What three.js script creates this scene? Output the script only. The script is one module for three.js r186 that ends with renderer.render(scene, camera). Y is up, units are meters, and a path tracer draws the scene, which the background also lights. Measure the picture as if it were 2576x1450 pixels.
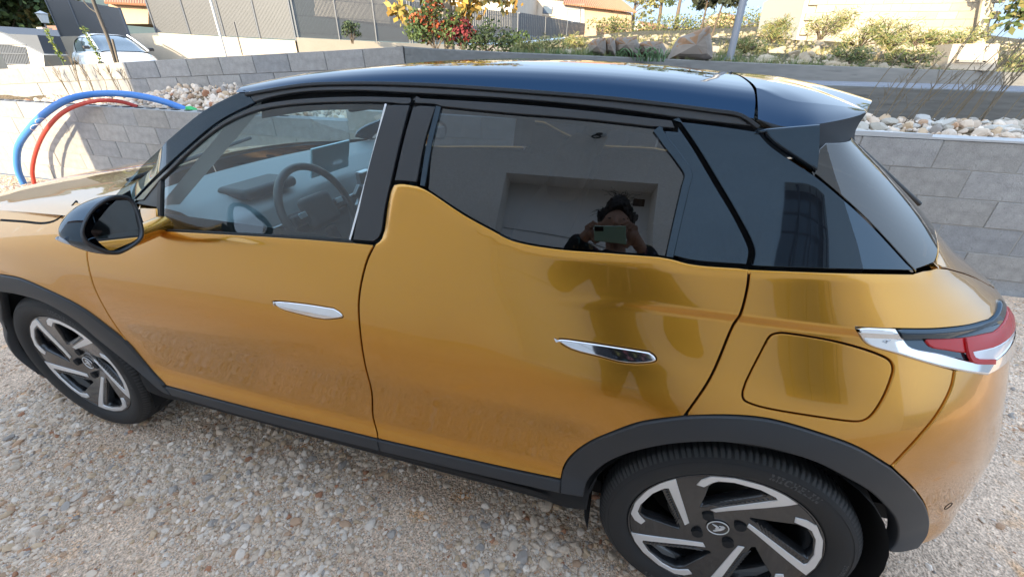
import * as THREE from 'three';
import { mergeGeometries, mergeVertices, toCreasedNormals } from 'three/addons/utils/BufferGeometryUtils.js';
import { RoundedBoxGeometry } from 'three/addons/geometries/RoundedBoxGeometry.js';
import { MarchingCubes } from 'three/addons/objects/MarchingCubes.js';
import { FontLoader } from 'three/addons/loaders/FontLoader.js';
import { TextGeometry } from 'three/addons/geometries/TextGeometry.js';

// ------------------------------------------------------------------ camera, sky, sun, exposure
const scene = new THREE.Scene();
const camera = new THREE.PerspectiveCamera(70.33, 1024 / 576, 0.03, 6000);
camera.position.set(-0.402, 1.5127, 1.6946);
camera.rotation.set(-0.4987, 0.2686, 0.0197, 'YXZ');
camera.updateMatrixWorld(true);
const renderer = new THREE.WebGLRenderer({ antialias: true });
renderer.toneMapping = THREE.LinearToneMapping;
renderer.toneMappingExposure = 5.0;
renderer.shadowMap.enabled = true;
const SUN = new THREE.Vector3(-0.25, 0.245, 1).normalize();      // towards the sun: low, behind the house
const sun = new THREE.DirectionalLight(new THREE.Color(1, 0.83, 0.56), 2.1);
sun.position.copy(SUN).multiplyScalar(60); sun.target.position.set(0, 0, 0);
sun.castShadow = true; sun.shadow.mapSize.set(4096, 4096);
Object.assign(sun.shadow.camera, { left: -45, right: 45, top: 40, bottom: -40, near: 1, far: 160 });
sun.shadow.camera.updateProjectionMatrix();
scene.add(sun, sun.target);
{ // clear autumn sky: dimmed at horizon, mid sky raised as fill light, brighter sunward
  const w = 512, h = 256, d = new Float32Array(w * h * 4), v = new THREE.Vector3();
  const hz = [0.10, 0.155, 0.225], mid = [0.295, 0.37, 0.455], ze = [0.22, 0.30, 0.42];
  for (let j = 0; j < h; j++) for (let i = 0; i < w; i++) {
    const el = ((j + 0.5) / h - 0.5) * Math.PI, az = ((i + 0.5) / w - 0.5) * 2 * Math.PI;
    v.set(Math.cos(el) * Math.cos(az), Math.sin(el), Math.cos(el) * Math.sin(az));
    const e = Math.max(0, v.y), a = Math.pow(1 - e, 3.4), b = Math.pow(1 - e, 1.8), c0 = v.dot(SUN), G = 0.68;
    const hg = (1 - G * G) / Math.pow(1 + G * G - 2 * G * c0, 1.5), s = 0.24 * hg, o = (j * w + i) * 4;
    for (let c = 0; c < 3; c++) {
      let x = ze[c] * (1 - b) + mid[c] * b; x = x * (1 - a) + hz[c] * a;
      x = x + s * [0.98, 0.92, 0.84][c] * (0.18 + 0.82 * a);
      if (v.y < 0) x *= 0.4;
      d[o + c] = x;
    }
    d[o + 3] = 1;
  }
  const t = new THREE.DataTexture(d, w, h, THREE.RGBAFormat, THREE.FloatType);
  t.mapping = THREE.EquirectangularReflectionMapping; t.magFilter = t.minFilter = THREE.LinearFilter; t.needsUpdate = true;
  scene.background = t; scene.environment = t;
}

// ------------------------------------------------------------------ helpers
const V3 = (x, y, z) => new THREE.Vector3(x, y, z);
let seed = 12345;
const rnd = () => { seed = (seed * 1664525 + 1013904223) >>> 0; return seed / 4294967296; };
const rr = (a, b) => a + (b - a) * rnd();
const lerp = (a, b, t) => a + (b - a) * t;
const sst = (a, b, x) => { const t = Math.min(1, Math.max(0, (x - a) / (b - a))); return t * t * (3 - 2 * t); };
const FP = 1029.1, PW = 2575, PH = 1450;                           // tracing frame of the photograph
const CAM = camera.position.clone(), RM = camera.matrixWorld.clone(), RI = camera.matrixWorldInverse.clone().copy(camera.matrixWorld).invert();
const ray = (u, v) => V3((u - PW / 2) / FP, -(v - PH / 2) / FP, -1).transformDirection(RM);
const prj = p => { const c = p.clone().applyMatrix4(RI); return [PW / 2 + FP * c.x / -c.z, PH / 2 - FP * c.y / -c.z, -c.z]; };
const atZ = (u, v, z) => { const d = ray(u, v); return CAM.clone().addScaledVector(d, (z - CAM.z) / d.z); };
const atY = (u, v, y) => { const d = ray(u, v); return CAM.clone().addScaledVector(d, (y - CAM.y) / d.y); };
function table(xs, ys) {                                           // smooth monotone curve through table values
  const n = xs.length, m = [], s = [];
  for (let i = 0; i < n - 1; i++) s[i] = (ys[i + 1] - ys[i]) / (xs[i + 1] - xs[i]);
  m[0] = s[0]; m[n - 1] = s[n - 2];
  for (let i = 1; i < n - 1; i++) m[i] = (s[i - 1] * (xs[i + 1] - xs[i]) + s[i] * (xs[i] - xs[i - 1])) / (xs[i + 1] - xs[i - 1]);
  return x => {
    if (x <= xs[0]) return ys[0] + m[0] * (x - xs[0]);
    if (x >= xs[n - 1]) return ys[n - 1] + m[n - 1] * (x - xs[n - 1]);
    let i = 0; while (x > xs[i + 1]) i++;
    const h = xs[i + 1] - xs[i], t = (x - xs[i]) / h, t2 = t * t, t3 = t2 * t;
    return (2 * t3 - 3 * t2 + 1) * ys[i] + (t3 - 2 * t2 + t) * h * m[i] + (-2 * t3 + 3 * t2) * ys[i + 1] + (t3 - t2) * h * m[i + 1];
  };
}
const used = {};
const numbered = n => { const k = used[n] = (used[n] ?? -1) + 1; return k ? n + '_' + String(k).padStart(3, '0') : n; };
function mesh(name, g, m, parent) {
  if (Array.isArray(g)) g = mergeGeometries(g.map(x => { x = x.index ? x.toNonIndexed() : x; for (const k of Object.keys(x.attributes)) if (!['position', 'normal', 'uv'].includes(k)) x.deleteAttribute(k); if (!x.attributes.normal) x.computeVertexNormals(); if (!x.attributes.uv) x.setAttribute('uv', new THREE.BufferAttribute(new Float32Array(x.attributes.position.count * 2), 2)); return x; }));
  const o = new THREE.Mesh(g, m); o.name = parent ? name : numbered(name); o.castShadow = o.receiveShadow = true;
  (parent || scene).add(o); return o;
}
function tag(o, label, category, group, kind) { if (label) o.userData.label = label; if (category) o.userData.category = category; if (group) o.userData.group = group; if (kind) o.userData.kind = kind; return o; }
function thing(name, label, category, pos, group) { const o = new THREE.Group(); o.name = numbered(name); if (pos) o.position.copy(pos); scene.add(o); return tag(o, label, category, group); }
const M = (c, rough = 0.8, o = {}) => new THREE.MeshPhysicalMaterial({ color: Array.isArray(c) ? new THREE.Color().setRGB(...c) : c, roughness: rough, side: THREE.DoubleSide, ...o });
const box = (w, h, d, x = 0, y = 0, z = 0) => new THREE.BoxGeometry(w, h, d).translate(x, y, z);
const rbox = (w, h, d, r, x = 0, y = 0, z = 0) => new RoundedBoxGeometry(w, h, d, 2, r).translate(x, y, z);
const tube = (pts, r, n = 24, k = 8) => new THREE.TubeGeometry(new THREE.CatmullRomCurve3(pts.map(p => p.isVector3 ? p : V3(...p))), n, r, k);
function bar(a, b, r, r2 = r, k = 8) { // tapered round bar from a to b
  const d = b.clone().sub(a), g = new THREE.CylinderGeometry(r2, r, d.length(), k, 1);
  return g.applyQuaternion(new THREE.Quaternion().setFromUnitVectors(V3(0, 1, 0), d.normalize())).translate((a.x + b.x) / 2, (a.y + b.y) / 2, (a.z + b.z) / 2);
}
function mirrorZ(g) {
  g = (g.index ? g.toNonIndexed() : g.clone()); const p = g.attributes.position, n = g.attributes.normal;
  for (let i = 0; i < p.count; i++) { p.setZ(i, -p.getZ(i)); n && n.setZ(i, -n.getZ(i)); }
  for (const a of Object.values(g.attributes)) for (let i = 0; i + 2 < a.count; i += 3) for (let c = 0; c < a.itemSize; c++) { const s = a.array[(i + 1) * a.itemSize + c]; a.array[(i + 1) * a.itemSize + c] = a.array[(i + 2) * a.itemSize + c]; a.array[(i + 2) * a.itemSize + c] = s; }
  return g;
}
// value noise for textures and terrain
const hsh = (x, y) => { let n = Math.imul(x | 0, 374761393) + Math.imul(y | 0, 668265263); n = Math.imul(n ^ (n >>> 13), 1274126177); return ((n ^ (n >>> 16)) >>> 0) / 4294967296; };
function noise(x, y, per = 0) { const X = Math.floor(x), Y = Math.floor(y), f = x - X, g = y - Y, u = f * f * (3 - 2 * f), v = g * g * (3 - 2 * g), w = k => per ? ((k % per) + per) % per : k;
  return lerp(lerp(hsh(w(X), w(Y)), hsh(w(X + 1), w(Y)), u), lerp(hsh(w(X), w(Y + 1)), hsh(w(X + 1), w(Y + 1)), u), v); }
const fbm = (x, y, o = 4, per = 0) => { let s = 0, a = 0.5, t = 0; for (let i = 0; i < o; i++) { s += a * noise(x, y, per); t += a; a *= 0.5; x *= 2; y *= 2; per *= 2; } return s / t; };
function tex(n, fn, srgb = true, rep = 1) { // fn(u,v)->[r,g,b] 0..1 sRGB values, tiling square
  const d = new Uint8Array(n * n * 4);
  for (let j = 0; j < n; j++) for (let i = 0; i < n; i++) { const c = fn(i / n, j / n), o = (j * n + i) * 4; for (let k = 0; k < 3; k++) d[o + k] = Math.max(0, Math.min(255, (Array.isArray(c) ? c[k] : c) * 255)); d[o + 3] = 255; }
  const t = new THREE.DataTexture(d, n, n); t.wrapS = t.wrapT = THREE.RepeatWrapping; t.magFilter = THREE.LinearFilter; t.minFilter = THREE.LinearMipmapLinearFilter; t.generateMipmaps = true;
  if (srgb) t.colorSpace = THREE.SRGBColorSpace; t.repeat.set(rep, rep); t.needsUpdate = true; return t;
}
// ------------------------------------------------------------------ car body surface (x along the car, front at -x; rear hub at x = 0)
const WY = table([.12, .25, .33, .40, .455, .50, .58, .70, .80, .90, 1.0, 1.08, 1.16, 1.24, 1.32, 1.40, 1.46, 1.52], [.83, .874, .888, .882, .866, .8645, .8675, .880, .880, .868, .847, .824, .797, .768, .7385, .706, .674, .63]);
const XR = table([.12, .25, .4, .5, .6, .7, .8, .9, .95, 1.0, 1.05, 1.1, 1.15, 1.2, 1.3, 1.4, 1.46], [.73, .777, .80, .803, .786, .747, .70, .675, .666, .645, .573, .497, .438, .378, .24, .09, .02]);
const KP = y => lerp(.004, .0287, sst(.78, 1.12, y));
const X0 = -.05, XF = -2.75, NS = 2.8;
const WT = []; { // arc-length table of the rounded plan corner
  const pts = []; for (let i = 0; i <= 2000; i++) { const a = i / 2000 * Math.PI / 2; pts.push([Math.pow(Math.sin(a), 2 / NS), Math.pow(Math.cos(a), 2 / NS)]); }
  let L = 0; const ls = [0]; for (let i = 1; i < pts.length; i++) { L += Math.hypot((pts[i][0] - pts[i - 1][0]) * .75, (pts[i][1] - pts[i - 1][1]) * .85); ls.push(L); }
  let k = 0; for (let i = 0; i <= 1000; i++) { const s = i / 1000 * L; while (k < 1999 && ls[k + 1] < s) k++; const f = Math.min(1, (s - ls[k]) / (ls[k + 1] - ls[k] || 1)); WT.push([lerp(pts[k][0], pts[k + 1][0], f), lerp(pts[k][1], pts[k + 1][1], f)]); }
}
const wrapAt = s => { s = Math.min(1, Math.max(0, s)) * 1000; const i = Math.min(999, Math.floor(s)), f = s - i; return [lerp(WT[i][0], WT[i + 1][0], f), lerp(WT[i][1], WT[i + 1][1], f)]; };
const feat = { belt: null, crease: null };
function beltDist(x, y) { let best = 1e9, sg = 1; const B = feat.belt; for (let i = 0; i < B.length - 1; i++) { const ax = B[i][0], ay = B[i][1], bx = B[i + 1][0] - ax, by = B[i + 1][1] - ay, t = Math.min(1, Math.max(0, ((x - ax) * bx + (y - ay) * by) / (bx * bx + by * by))), dx = x - ax - t * bx, dy = y - ay - t * by, d = dx * dx + dy * dy; if (d < best) { best = d; sg = bx * dy - by * dx > 0 ? 1 : -1; } } return sg * Math.sqrt(best); }
function halfW(x, y, noBelt) {
  let z = WY(y) * (1 - KP(y) * (x + 1.25) * (x + 1.25));
  for (const hx of [0, -2.558]) { const r = Math.hypot(x - hx, y - .338); z += .014 * Math.exp(-Math.pow((r - .40) / .085, 2)); }
  z += .012 * sst(-.85, -.35, x) * Math.exp(-Math.pow((y - .80) / .16, 2));                  // rear haunch
  z -= .010 * Math.exp(-Math.pow((x + .78) / .16, 2)) * Math.exp(-Math.pow((y - .86) / .16, 2)); // hollow ahead of it
  if (x < -1.75) z -= sst(-1.75, -2.2, x) * Math.pow(Math.max(0, y - .86), 2) * 2.2;           // wing rolls over into the bonnet
  if (feat.crease) { const yc = feat.crease(x), f = sst(-.62, -.15, x), d = yc - y; if (d > 0) z -= f * .011 * sst(0, .022, d) * (1 - sst(.03, .2, d)); else z -= f * .006 * sst(0, .16, -d); }
  if (noBelt) z -= .015; else if (feat.belt && y > .85) { const d = beltDist(x, y); if (d > -.024) { const t = Math.min(1, (d + .024) / .024); z -= .011 * t * t; if (d > 0) z -= .004 * sst(0, .006, d); } }
  return z;
}
function P(q, y, nb) {
  if (q <= X0 && q >= XF) return V3(q, y, halfW(q, y, nb));
  if (q > X0) { const [t, f] = wrapAt(q - X0), x = X0 + (XR(y) - X0) * t; return V3(x, y, halfW(Math.min(x, .5), y, nb) * f); }
  const [t, f] = wrapAt(XF - q), x = XF - .6 * t; return V3(x, y, halfW(Math.max(x, -3), y) * f);
}
const PG = (q, y) => P(q, y, true);                              // glass plane: the side without the belt fillet
function nrm(S, q, y, e = .003) { const a = S(q + e, y), b = S(q - e, y), c = S(q, y + e), d = S(q, y - e); return a.sub(b).cross(c.sub(d)).normalize(); }
// pixel of the photograph -> (q, y) on a surface S
function makeTracer(S, q0, q1, y0, y1, nq, ny) {
  const g = []; for (let i = 0; i <= nq; i++) for (let j = 0; j <= ny; j++) { const q = lerp(q0, q1, i / nq), y = lerp(y0, y1, j / ny), p = S(q, y); if (nrm(S, q, y).dot(CAM.clone().sub(p)) < 0) continue; g.push([q, y, ...prj(p)]); }
  return (u, v) => {
    let b = null, bd = 1e18; for (const k of g) { const d = (k[2] - u) ** 2 + (k[3] - v) ** 2; if (d < bd) { bd = d; b = k; } }
    let [q, y] = b; const e = 1e-4;
    for (let it = 0; it < 14; it++) {
      const p = prj(S(q, y)), pq = prj(S(q + e, y)), py = prj(S(q, y + e));
      const a = (pq[0] - p[0]) / e, c = (pq[1] - p[1]) / e, bb = (py[0] - p[0]) / e, d = (py[1] - p[1]) / e, det = a * d - bb * c; if (Math.abs(det) < 1e-3) break;
      let dq = (d * (u - p[0]) - bb * (v - p[1])) / det, dy = (-c * (u - p[0]) + a * (v - p[1])) / det; const m = Math.max(Math.abs(dq), Math.abs(dy)); if (m > .04) { dq *= .04 / m; dy *= .04 / m; }
      q += dq; y += dy; if (m < 1e-6) break;
    }
    return [q, y];
  };
}
function smooth(pts, step = 14) { // Catmull-Rom through pixel points
  if (pts.length < 3) return pts;
  const c = new THREE.CatmullRomCurve3(pts.map(p => V3(p[0], p[1], 0)), false, 'centripetal'), n = Math.max(2, Math.ceil(c.getLength() / step));
  return c.getPoints(n).map(p => [p.x, p.y]);
}
let TR = makeTracer(P, -3.2, .9, .15, 1.5, 150, 50);
const tr = seg => smooth(seg).map(p => [p, TR(...p)]).filter(([p, t]) => { const k = prj(P(...t)); return Math.hypot(k[0] - p[0], k[1] - p[1]) < 1; }).map(a => a[1]);
let TRG; const trG = seg => smooth(seg).map(p => [p, TRG(...p)]).filter(([p, t]) => { const k = prj(PG(...t)); return Math.hypot(k[0] - p[0], k[1] - p[1]) < 1; }).map(a => a[1]);
const line = (...segs) => { const o = []; for (const s of segs) for (const p of s) { const l = o[o.length - 1]; if (!l || Math.hypot(l[0] - p[0], l[1] - p[1]) > 1e-4) o.push(p); } return o; };
const poly = (...segs) => line(...segs.map(tr)), polyG = (...segs) => line(...segs.map(trG));
feat.belt = tr([[300, 572], [395, 577], [644, 590], [770, 598], [886, 607]]).concat(tr([[941, 612], [956, 601], [963, 583], [971, 522], [981, 478], [990, 461], [1010, 458], [1051, 464], [1075, 475], [1169, 537], [1244, 578], [1287, 600], [1387, 620], [1537, 632], [1657, 641]])).concat(tr([[1690, 647], [1742, 660], [1882, 671], [2060, 679], [2296, 686]])).filter((p, i, a) => !i || p[0] > a[i - 1][0] - .2);
{ const c = [[1390, 745], [1700, 770], [1890, 792], [2150, 827]].map(p => TR(...p)); feat.crease = x => { const k = x < c[1][0] ? 0 : x < c[2][0] ? 1 : 2, t = (x - c[k][0]) / (c[k + 1][0] - c[k][0]); return lerp(c[k][1], c[k + 1][1], Math.min(1.15, Math.max(-.6, t))); }; }
TR = makeTracer(P, -3.2, .9, .15, 1.5, 150, 50);

TRG = makeTracer(PG, -3.2, .9, .9, 1.5, 150, 30);
// ---- panel: outline in surface parameters -> mesh on the surface with rolled edges and a flange
const area = p => { let a = 0; for (let i = 0; i < p.length; i++) { const b = p[(i + 1) % p.length]; a += p[i][0] * b[1] - b[0] * p[i][1]; } return a / 2; };
function shrink(p, d) { // move outline inwards by d (ccw)
  if (area(p) < 0) p = p.slice().reverse();
  const n = p.length; return p.map((c, i) => { const a = p[(i + n - 1) % n], b = p[(i + 1) % n]; let ax = c[0] - a[0], ay = c[1] - a[1], bx = b[0] - c[0], by = b[1] - c[1]; const la = Math.hypot(ax, ay) || 1e-9, lb = Math.hypot(bx, by) || 1e-9; let nx = -(ay / la + by / lb), ny = ax / la + bx / lb; const l = Math.hypot(nx, ny) || 1e-9, cs = Math.max(.45, l / 2); nx /= l; ny /= l; return [c[0] + nx * d / cs, c[1] + ny * d / cs]; });
}
function dens(p, m) { const o = []; for (let i = 0; i < p.length; i++) { const a = p[i], b = p[(i + 1) % p.length], n = Math.max(1, Math.ceil(Math.hypot(b[0] - a[0], b[1] - a[1]) / m)); for (let k = 0; k < n; k++) o.push([lerp(a[0], b[0], k / n), lerp(a[1], b[1], k / n)]); } return o; }
function keyhole(out, hole) { if (area(out) < 0) out = out.slice().reverse(); if (area(hole) > 0) hole = hole.slice().reverse(); let bi = 0, bj = 0, bd = 1e9; out.forEach((a, i) => hole.forEach((b, j) => { const d = (a[0] - b[0]) ** 2 + (a[1] - b[1]) ** 2; if (d < bd) { bd = d; bi = i; bj = j; } })); return [...out.slice(0, bi + 1), ...hole.slice(bj), ...hole.slice(0, bj + 1), ...out.slice(bi)]; }
function clipHalf(p, ax, v, keepGreater) { const o = []; for (let i = 0; i < p.length; i++) { const a = p[i], b = p[(i + 1) % p.length], ia = keepGreater ? a[ax] >= v : a[ax] <= v, ib = keepGreater ? b[ax] >= v : b[ax] <= v; if (ia) o.push(a); if (ia !== ib) { const t = (v - a[ax]) / (b[ax] - a[ax]); const c = [lerp(a[0], b[0], t), lerp(a[1], b[1], t)]; c[ax] = v; o.push(c); } } return o; }
function panel(outline, o = {}) {
  const { S = P, off = 0, gap = .0044, depth = .011, cell = .016, hole, holes, thick } = o;
  let pl = shrink(dens(outline, .03), gap), rings = [pl], full = pl;
  for (const h of (holes || (hole ? [hole] : []))) { let hh = shrink(dens(h, .03), -gap); full = keyhole(full, hh); rings.push(area(hh) > 0 ? hh.slice().reverse() : hh); }
  const pos = [], nor = [], uv = [], cache = new Map();
  const vert = (q, y) => { const k = Math.round(q * 5e4) + '_' + Math.round(y * 5e4); let v = cache.get(k); if (!v) { const p = S(q, y), n = nrm(S, q, y); v = [p.addScaledVector(n, off), n, q, y]; cache.set(k, v); } return v; };
  const put = v => { pos.push(v[0].x, v[0].y, v[0].z); nor.push(v[1].x, v[1].y, v[1].z); uv.push(v[2], v[3]); };
  let y0 = 1e9, y1 = -1e9; for (const p of full) { y0 = Math.min(y0, p[1]); y1 = Math.max(y1, p[1]); }
  for (let j = Math.floor(y0 / cell); j * cell < y1; j++) {
    let row = clipHalf(clipHalf(full, 1, j * cell, true), 1, (j + 1) * cell, false); if (row.length < 3) continue;
    let x0 = 1e9, x1 = -1e9; for (const p of row) { x0 = Math.min(x0, p[0]); x1 = Math.max(x1, p[0]); }
    for (let i = Math.floor(x0 / cell); i * cell < x1; i++) {
      let c = clipHalf(clipHalf(row, 0, i * cell, true), 0, (i + 1) * cell, false); if (c.length < 3) continue;
      c = c.filter((p, k) => { const n = c[(k + 1) % c.length]; return Math.abs(p[0] - n[0]) + Math.abs(p[1] - n[1]) > 1e-7; }); if (c.length < 3 || Math.abs(area(c)) < 1e-8) continue;
      const tri = c.length === 3 ? [[0, 1, 2]] : THREE.ShapeUtils.triangulateShape(c.map(p => new THREE.Vector2(...p)), []);
      for (const t of tri) { const vs = t.map(k => vert(...c[k])); if ((c[t[1]][0] - c[t[0]][0]) * (c[t[2]][1] - c[t[0]][1]) - (c[t[2]][0] - c[t[0]][0]) * (c[t[1]][1] - c[t[0]][1]) < 0) vs.reverse(); vs.forEach(put); }
    }
  }
  // rolled rim: edge -> 1.6 mm out and down -> straight in
  const roll = o.roll ?? .0016;
  if (depth) for (const ring of rings) {
    const out = shrink(ring, area(ring) > 0 ? -roll : roll), n = ring.length;
    const ro = area(ring) > 0 ? out : out.slice().reverse();
    const L = ring.map((p, i) => { const a = vert(...p), b = S(...ro[i]), nn = a[1], side = b.clone().sub(S(...p)); side.addScaledVector(nn, -side.dot(nn)).normalize(); const mid = nn.clone().add(side).normalize();
      return [[a[0], nn], [b.clone().addScaledVector(nn, off - roll * .8), mid.clone().lerp(side, .5).normalize()], [b.clone().addScaledVector(nn, off - depth), side]]; });
    for (let i = 0; i < n; i++) { const A = L[i], B = L[(i + 1) % n]; for (let k = 0; k < 2; k++) for (const v of [A[k], A[k + 1], B[k], B[k], A[k + 1], B[k + 1]]) { pos.push(v[0].x, v[0].y, v[0].z); nor.push(v[1].x, v[1].y, v[1].z); uv.push(0, 0); } }
  }
  const g = new THREE.BufferGeometry(); g.setAttribute('position', new THREE.Float32BufferAttribute(pos, 3)); g.setAttribute('normal', new THREE.Float32BufferAttribute(nor, 3)); g.setAttribute('uv', new THREE.Float32BufferAttribute(uv, 2)); return g;
}
// ribbon of width w (surface units) following a polyline on the surface
function ribbon(ln, w, o = {}) { const a = [], b = []; for (let i = 0; i < ln.length; i++) { const p = ln[Math.max(0, i - 1)], n = ln[Math.min(ln.length - 1, i + 1)], dx = n[0] - p[0], dy = n[1] - p[1], l = Math.hypot(dx, dy) || 1; a.push([ln[i][0] - dy / l * w / 2, ln[i][1] + dx / l * w / 2]); b.push([ln[i][0] + dy / l * w / 2, ln[i][1] - dx / l * w / 2]); } return panel([...a, ...b.reverse()], { gap: 0, depth: .006, roll: .001, ...o }); }
const sheet = (S, u0, u1, v0, v1, nu, nv) => { const pos = [], nor = [], uv = [], id = []; for (let i = 0; i <= nu; i++) for (let j = 0; j <= nv; j++) { const u = lerp(u0, u1, i / nu), v = lerp(v0, v1, j / nv), p = S(u, v), n = nrm(S, u, v, 1e-3); pos.push(p.x, p.y, p.z); nor.push(n.x, n.y, n.z); uv.push(u, v); if (i < nu && j < nv) { const a = i * (nv + 1) + j, b = a + nv + 1; id.push(a, b, a + 1, a + 1, b, b + 1); } } const g = new THREE.BufferGeometry(); g.setAttribute('position', new THREE.Float32BufferAttribute(pos, 3)); g.setAttribute('normal', new THREE.Float32BufferAttribute(nor, 3)); g.setAttribute('uv', new THREE.Float32BufferAttribute(uv, 2)); g.setIndex(id); return g; };

// ---- materials of the car
const mGold = M([0.59, 0.278, 0.030], .26, { metalness: .9, clearcoat: 1, clearcoatRoughness: .015 });
const mRoof = M([0.021, 0.042, 0.075], .04, { metalness: 1 });  // roof is black; blue of the reflected sky is painted into this colour
const mPiano = M([0.012, 0.014, 0.018], .03, { ior: 1.85, specularColor: new THREE.Color(.55, .78, 1) });  // blue specular tint paints the reflected sky colour into the black
const mPillar = M([0.018, 0.019, 0.022], .42, { clearcoat: .6, clearcoatRoughness: .25 });
const mSeal = M([0.012, 0.012, 0.013], .55);
const mClad = M([0.028, 0.030, 0.034], .52);
const mDark = M([0.008, 0.008, 0.009], .9);
const mChrome = M([0.82, 0.83, 0.85], .05, { metalness: 1 });
const mSatin = M([0.55, 0.56, 0.58], .28, { metalness: 1 });
const mPriv = M([0.16, 0.18, 0.21], 0, { transmission: 1, ior: 1.9, specularColor: new THREE.Color(.62, .80, 1), thickness: 0 });  // mirrored wall made bluer by a painted specular tint
const mHatch = M([0.04, 0.05, 0.06], 0, { transmission: 1, ior: 1.9, specularColor: new THREE.Color(.45, .70, 1), thickness: 0 });  // blue of the mirrored sky put into the specular tint
const mGlass = M([0.78, 0.91, 0.91], 0, { transmission: 1, ior: 1.75, specularColor: new THREE.Color(.8, .95, 1), thickness: 0 });
const mRubber = M([0.016, 0.016, 0.017], .72);
const mRubber2 = M([0.030, 0.030, 0.031], .6);
const mRimD = M([0.020, 0.021, 0.024], .26, { metalness: .3, clearcoat: .8, clearcoatRoughness: .08 });
const mRimS = M([0.78, 0.78, 0.79], .3, { metalness: .55 });
const mMirror = M([0.86, 0.88, 0.90], .01, { metalness: 1 });
const mRed = M([0.50, 0.004, 0.006], .22);
const mDash = M([0.19, 0.21, 0.22], .55), mDash2 = M([0.022, 0.024, 0.027], .55), mSeat = M([0.035, 0.036, 0.04], .8), mLiner = M([0.30, 0.30, 0.29], .95), mScreen = M([0.03, 0.05, 0.06], .08, { clearcoat: 1 });

const car = thing('parked_car', 'gold small crossover car with black roof parked on the gravel', 'car', V3(0, 0, 0));
const part = (n, g, m, p = car) => mesh(n, g, m, p);
const both = (n, g, m, p = car, p2 = p) => { const a = part(n, g, m, p); const b = part(n, mirrorZ(a.geometry), m, p2); return [a, b]; };
const rev = a => a.slice().reverse();
// ---- shut lines (photo pixels)
const L_fendDoor = [[222, 590], [217, 632], [220, 662], [235, 720], [265, 780], [295, 827], [322, 863]];
const L_doorMid = [[941, 615], [924, 650], [911, 695], [903, 740], [901, 775], [905, 837], [916, 912], [934, 987], [937, 1047], [948, 1090], [950, 1104]];
const L_doorRear = [[1886, 672], [1880, 725], [1862, 792], [1845, 817], [1787, 950], [1722, 1047]];
const L_sillTop = [[417, 970], [644, 1030], [881, 1087], [950, 1104], [1287, 1180], [1412, 1206]];
const L_archRfront = [[1412, 1206], [1420, 1172], [1442, 1142], [1487, 1110], [1540, 1087], [1612, 1062], [1722, 1047]];
const L_archRback = [[1722, 1047], [1830, 1045], [1931, 1054], [2052, 1087], [2156, 1125], [2241, 1175]];
const L_archRlow = [[2241, 1175], [2293, 1225], [2323, 1267], [2333, 1307], [2328, 1337], [2308, 1366]];
const L_archF = [[0, 690], [50, 700], [110, 725], [200, 770], [275, 825], [322, 863], [375, 925], [417, 970]];
const L_beltF = [[398, 577], [644, 590], [770, 598], [886, 607]];
const L_fin = [[941, 612], [956, 601], [963, 583], [971, 522], [981, 478], [990, 461]];
const L_fin2 = [[990, 461], [1010, 458], [1051, 464]];
const L_beltR = [[1051, 464], [1075, 475], [1169, 537], [1244, 578], [1287, 600], [1387, 620], [1537, 632], [1657, 641]];
const L_beltR2 = [[1657, 641], [1690, 647], [1742, 660], [1882, 671]];
const flap = poly([[1931, 855], [1942, 843], [1962, 838], [1981, 839], [2106, 860], [2206, 890], [2238, 907], [2246, 925], [2241, 950], [2218, 1005], [2188, 1047], [2170, 1057], [2151, 1059], [2056, 1047], [1931, 1026], [1892, 1015], [1872, 1004], [1870, 982], [1931, 855]]);
const hand1 = poly([[685, 760], [690, 758], [769, 765], [839, 776]], [[839, 776], [856, 787], [861, 796], [844, 800], [814, 802], [744, 787], [706, 776], [685, 760]]);
const hand2 = poly([[1400, 855], [1410, 853], [1462, 859], [1562, 874], [1632, 885]], [[1632, 885], [1646, 895], [1650, 905], [1640, 910], [1575, 912], [1512, 897], [1437, 877], [1400, 855]]);
// ---- painted panels
const doorF = line(tr(rev(L_fendDoor)), [TR(228, 570)], tr([[300, 574], [398, 577]]), tr(L_beltF), [TR(941, 612)], tr(L_doorMid), tr([[950, 1104], [881, 1087], [644, 1030], [417, 970]]), tr([[417, 970], [375, 925], [322, 863]]));
const doorR = line(tr(rev(L_doorMid)), tr(L_fin), tr(L_fin2), tr(L_beltR), tr(L_beltR2), tr(L_doorRear), tr(rev(L_archRfront)), tr([[1412, 1206], [1287, 1180], [950, 1104]]));
const lampLow = [[2157, 826], [2181, 860], [2256, 885], [2356, 915], [2403, 928]];
const lampTop = [[2157, 825], [2253, 829], [2356, 829], [2440, 820], [2490, 806]];
const qTop = [[1886, 673], [1931, 675], [2100, 681], [2297, 685]];
const L_bump = [[2403, 928], [2393, 975], [2361, 1037], [2322, 1087], [2241, 1175]];
const hatchL = [[2350, 665], [2443, 692], [2500, 722]];
const pHatchEnd = TR(2500, 722), pLampEnd = TR(2490, 806), pLampLow = TR(2403, 928);
const quarter = line(tr(qTop), tr([[2297, 684], [2325, 675], [2350, 665]]), tr(hatchL), [[pHatchEnd[0] + .03, pHatchEnd[1] - .03]], [[pLampEnd[0] + .02, pLampEnd[1]]], tr(rev(lampTop)), tr(lampLow), tr(L_bump), tr(rev(L_archRback)), tr(rev(L_doorRear)));
const QE = X0 + .995;
const bumper = line(tr(rev(L_bump)), [pLampLow, [QE, pLampLow[1] - .06], [QE, .27]], tr([[2300, 1374], [2308, 1366]]), tr(rev(L_archRlow)));
const pG0 = TR(2350, 664);
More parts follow.
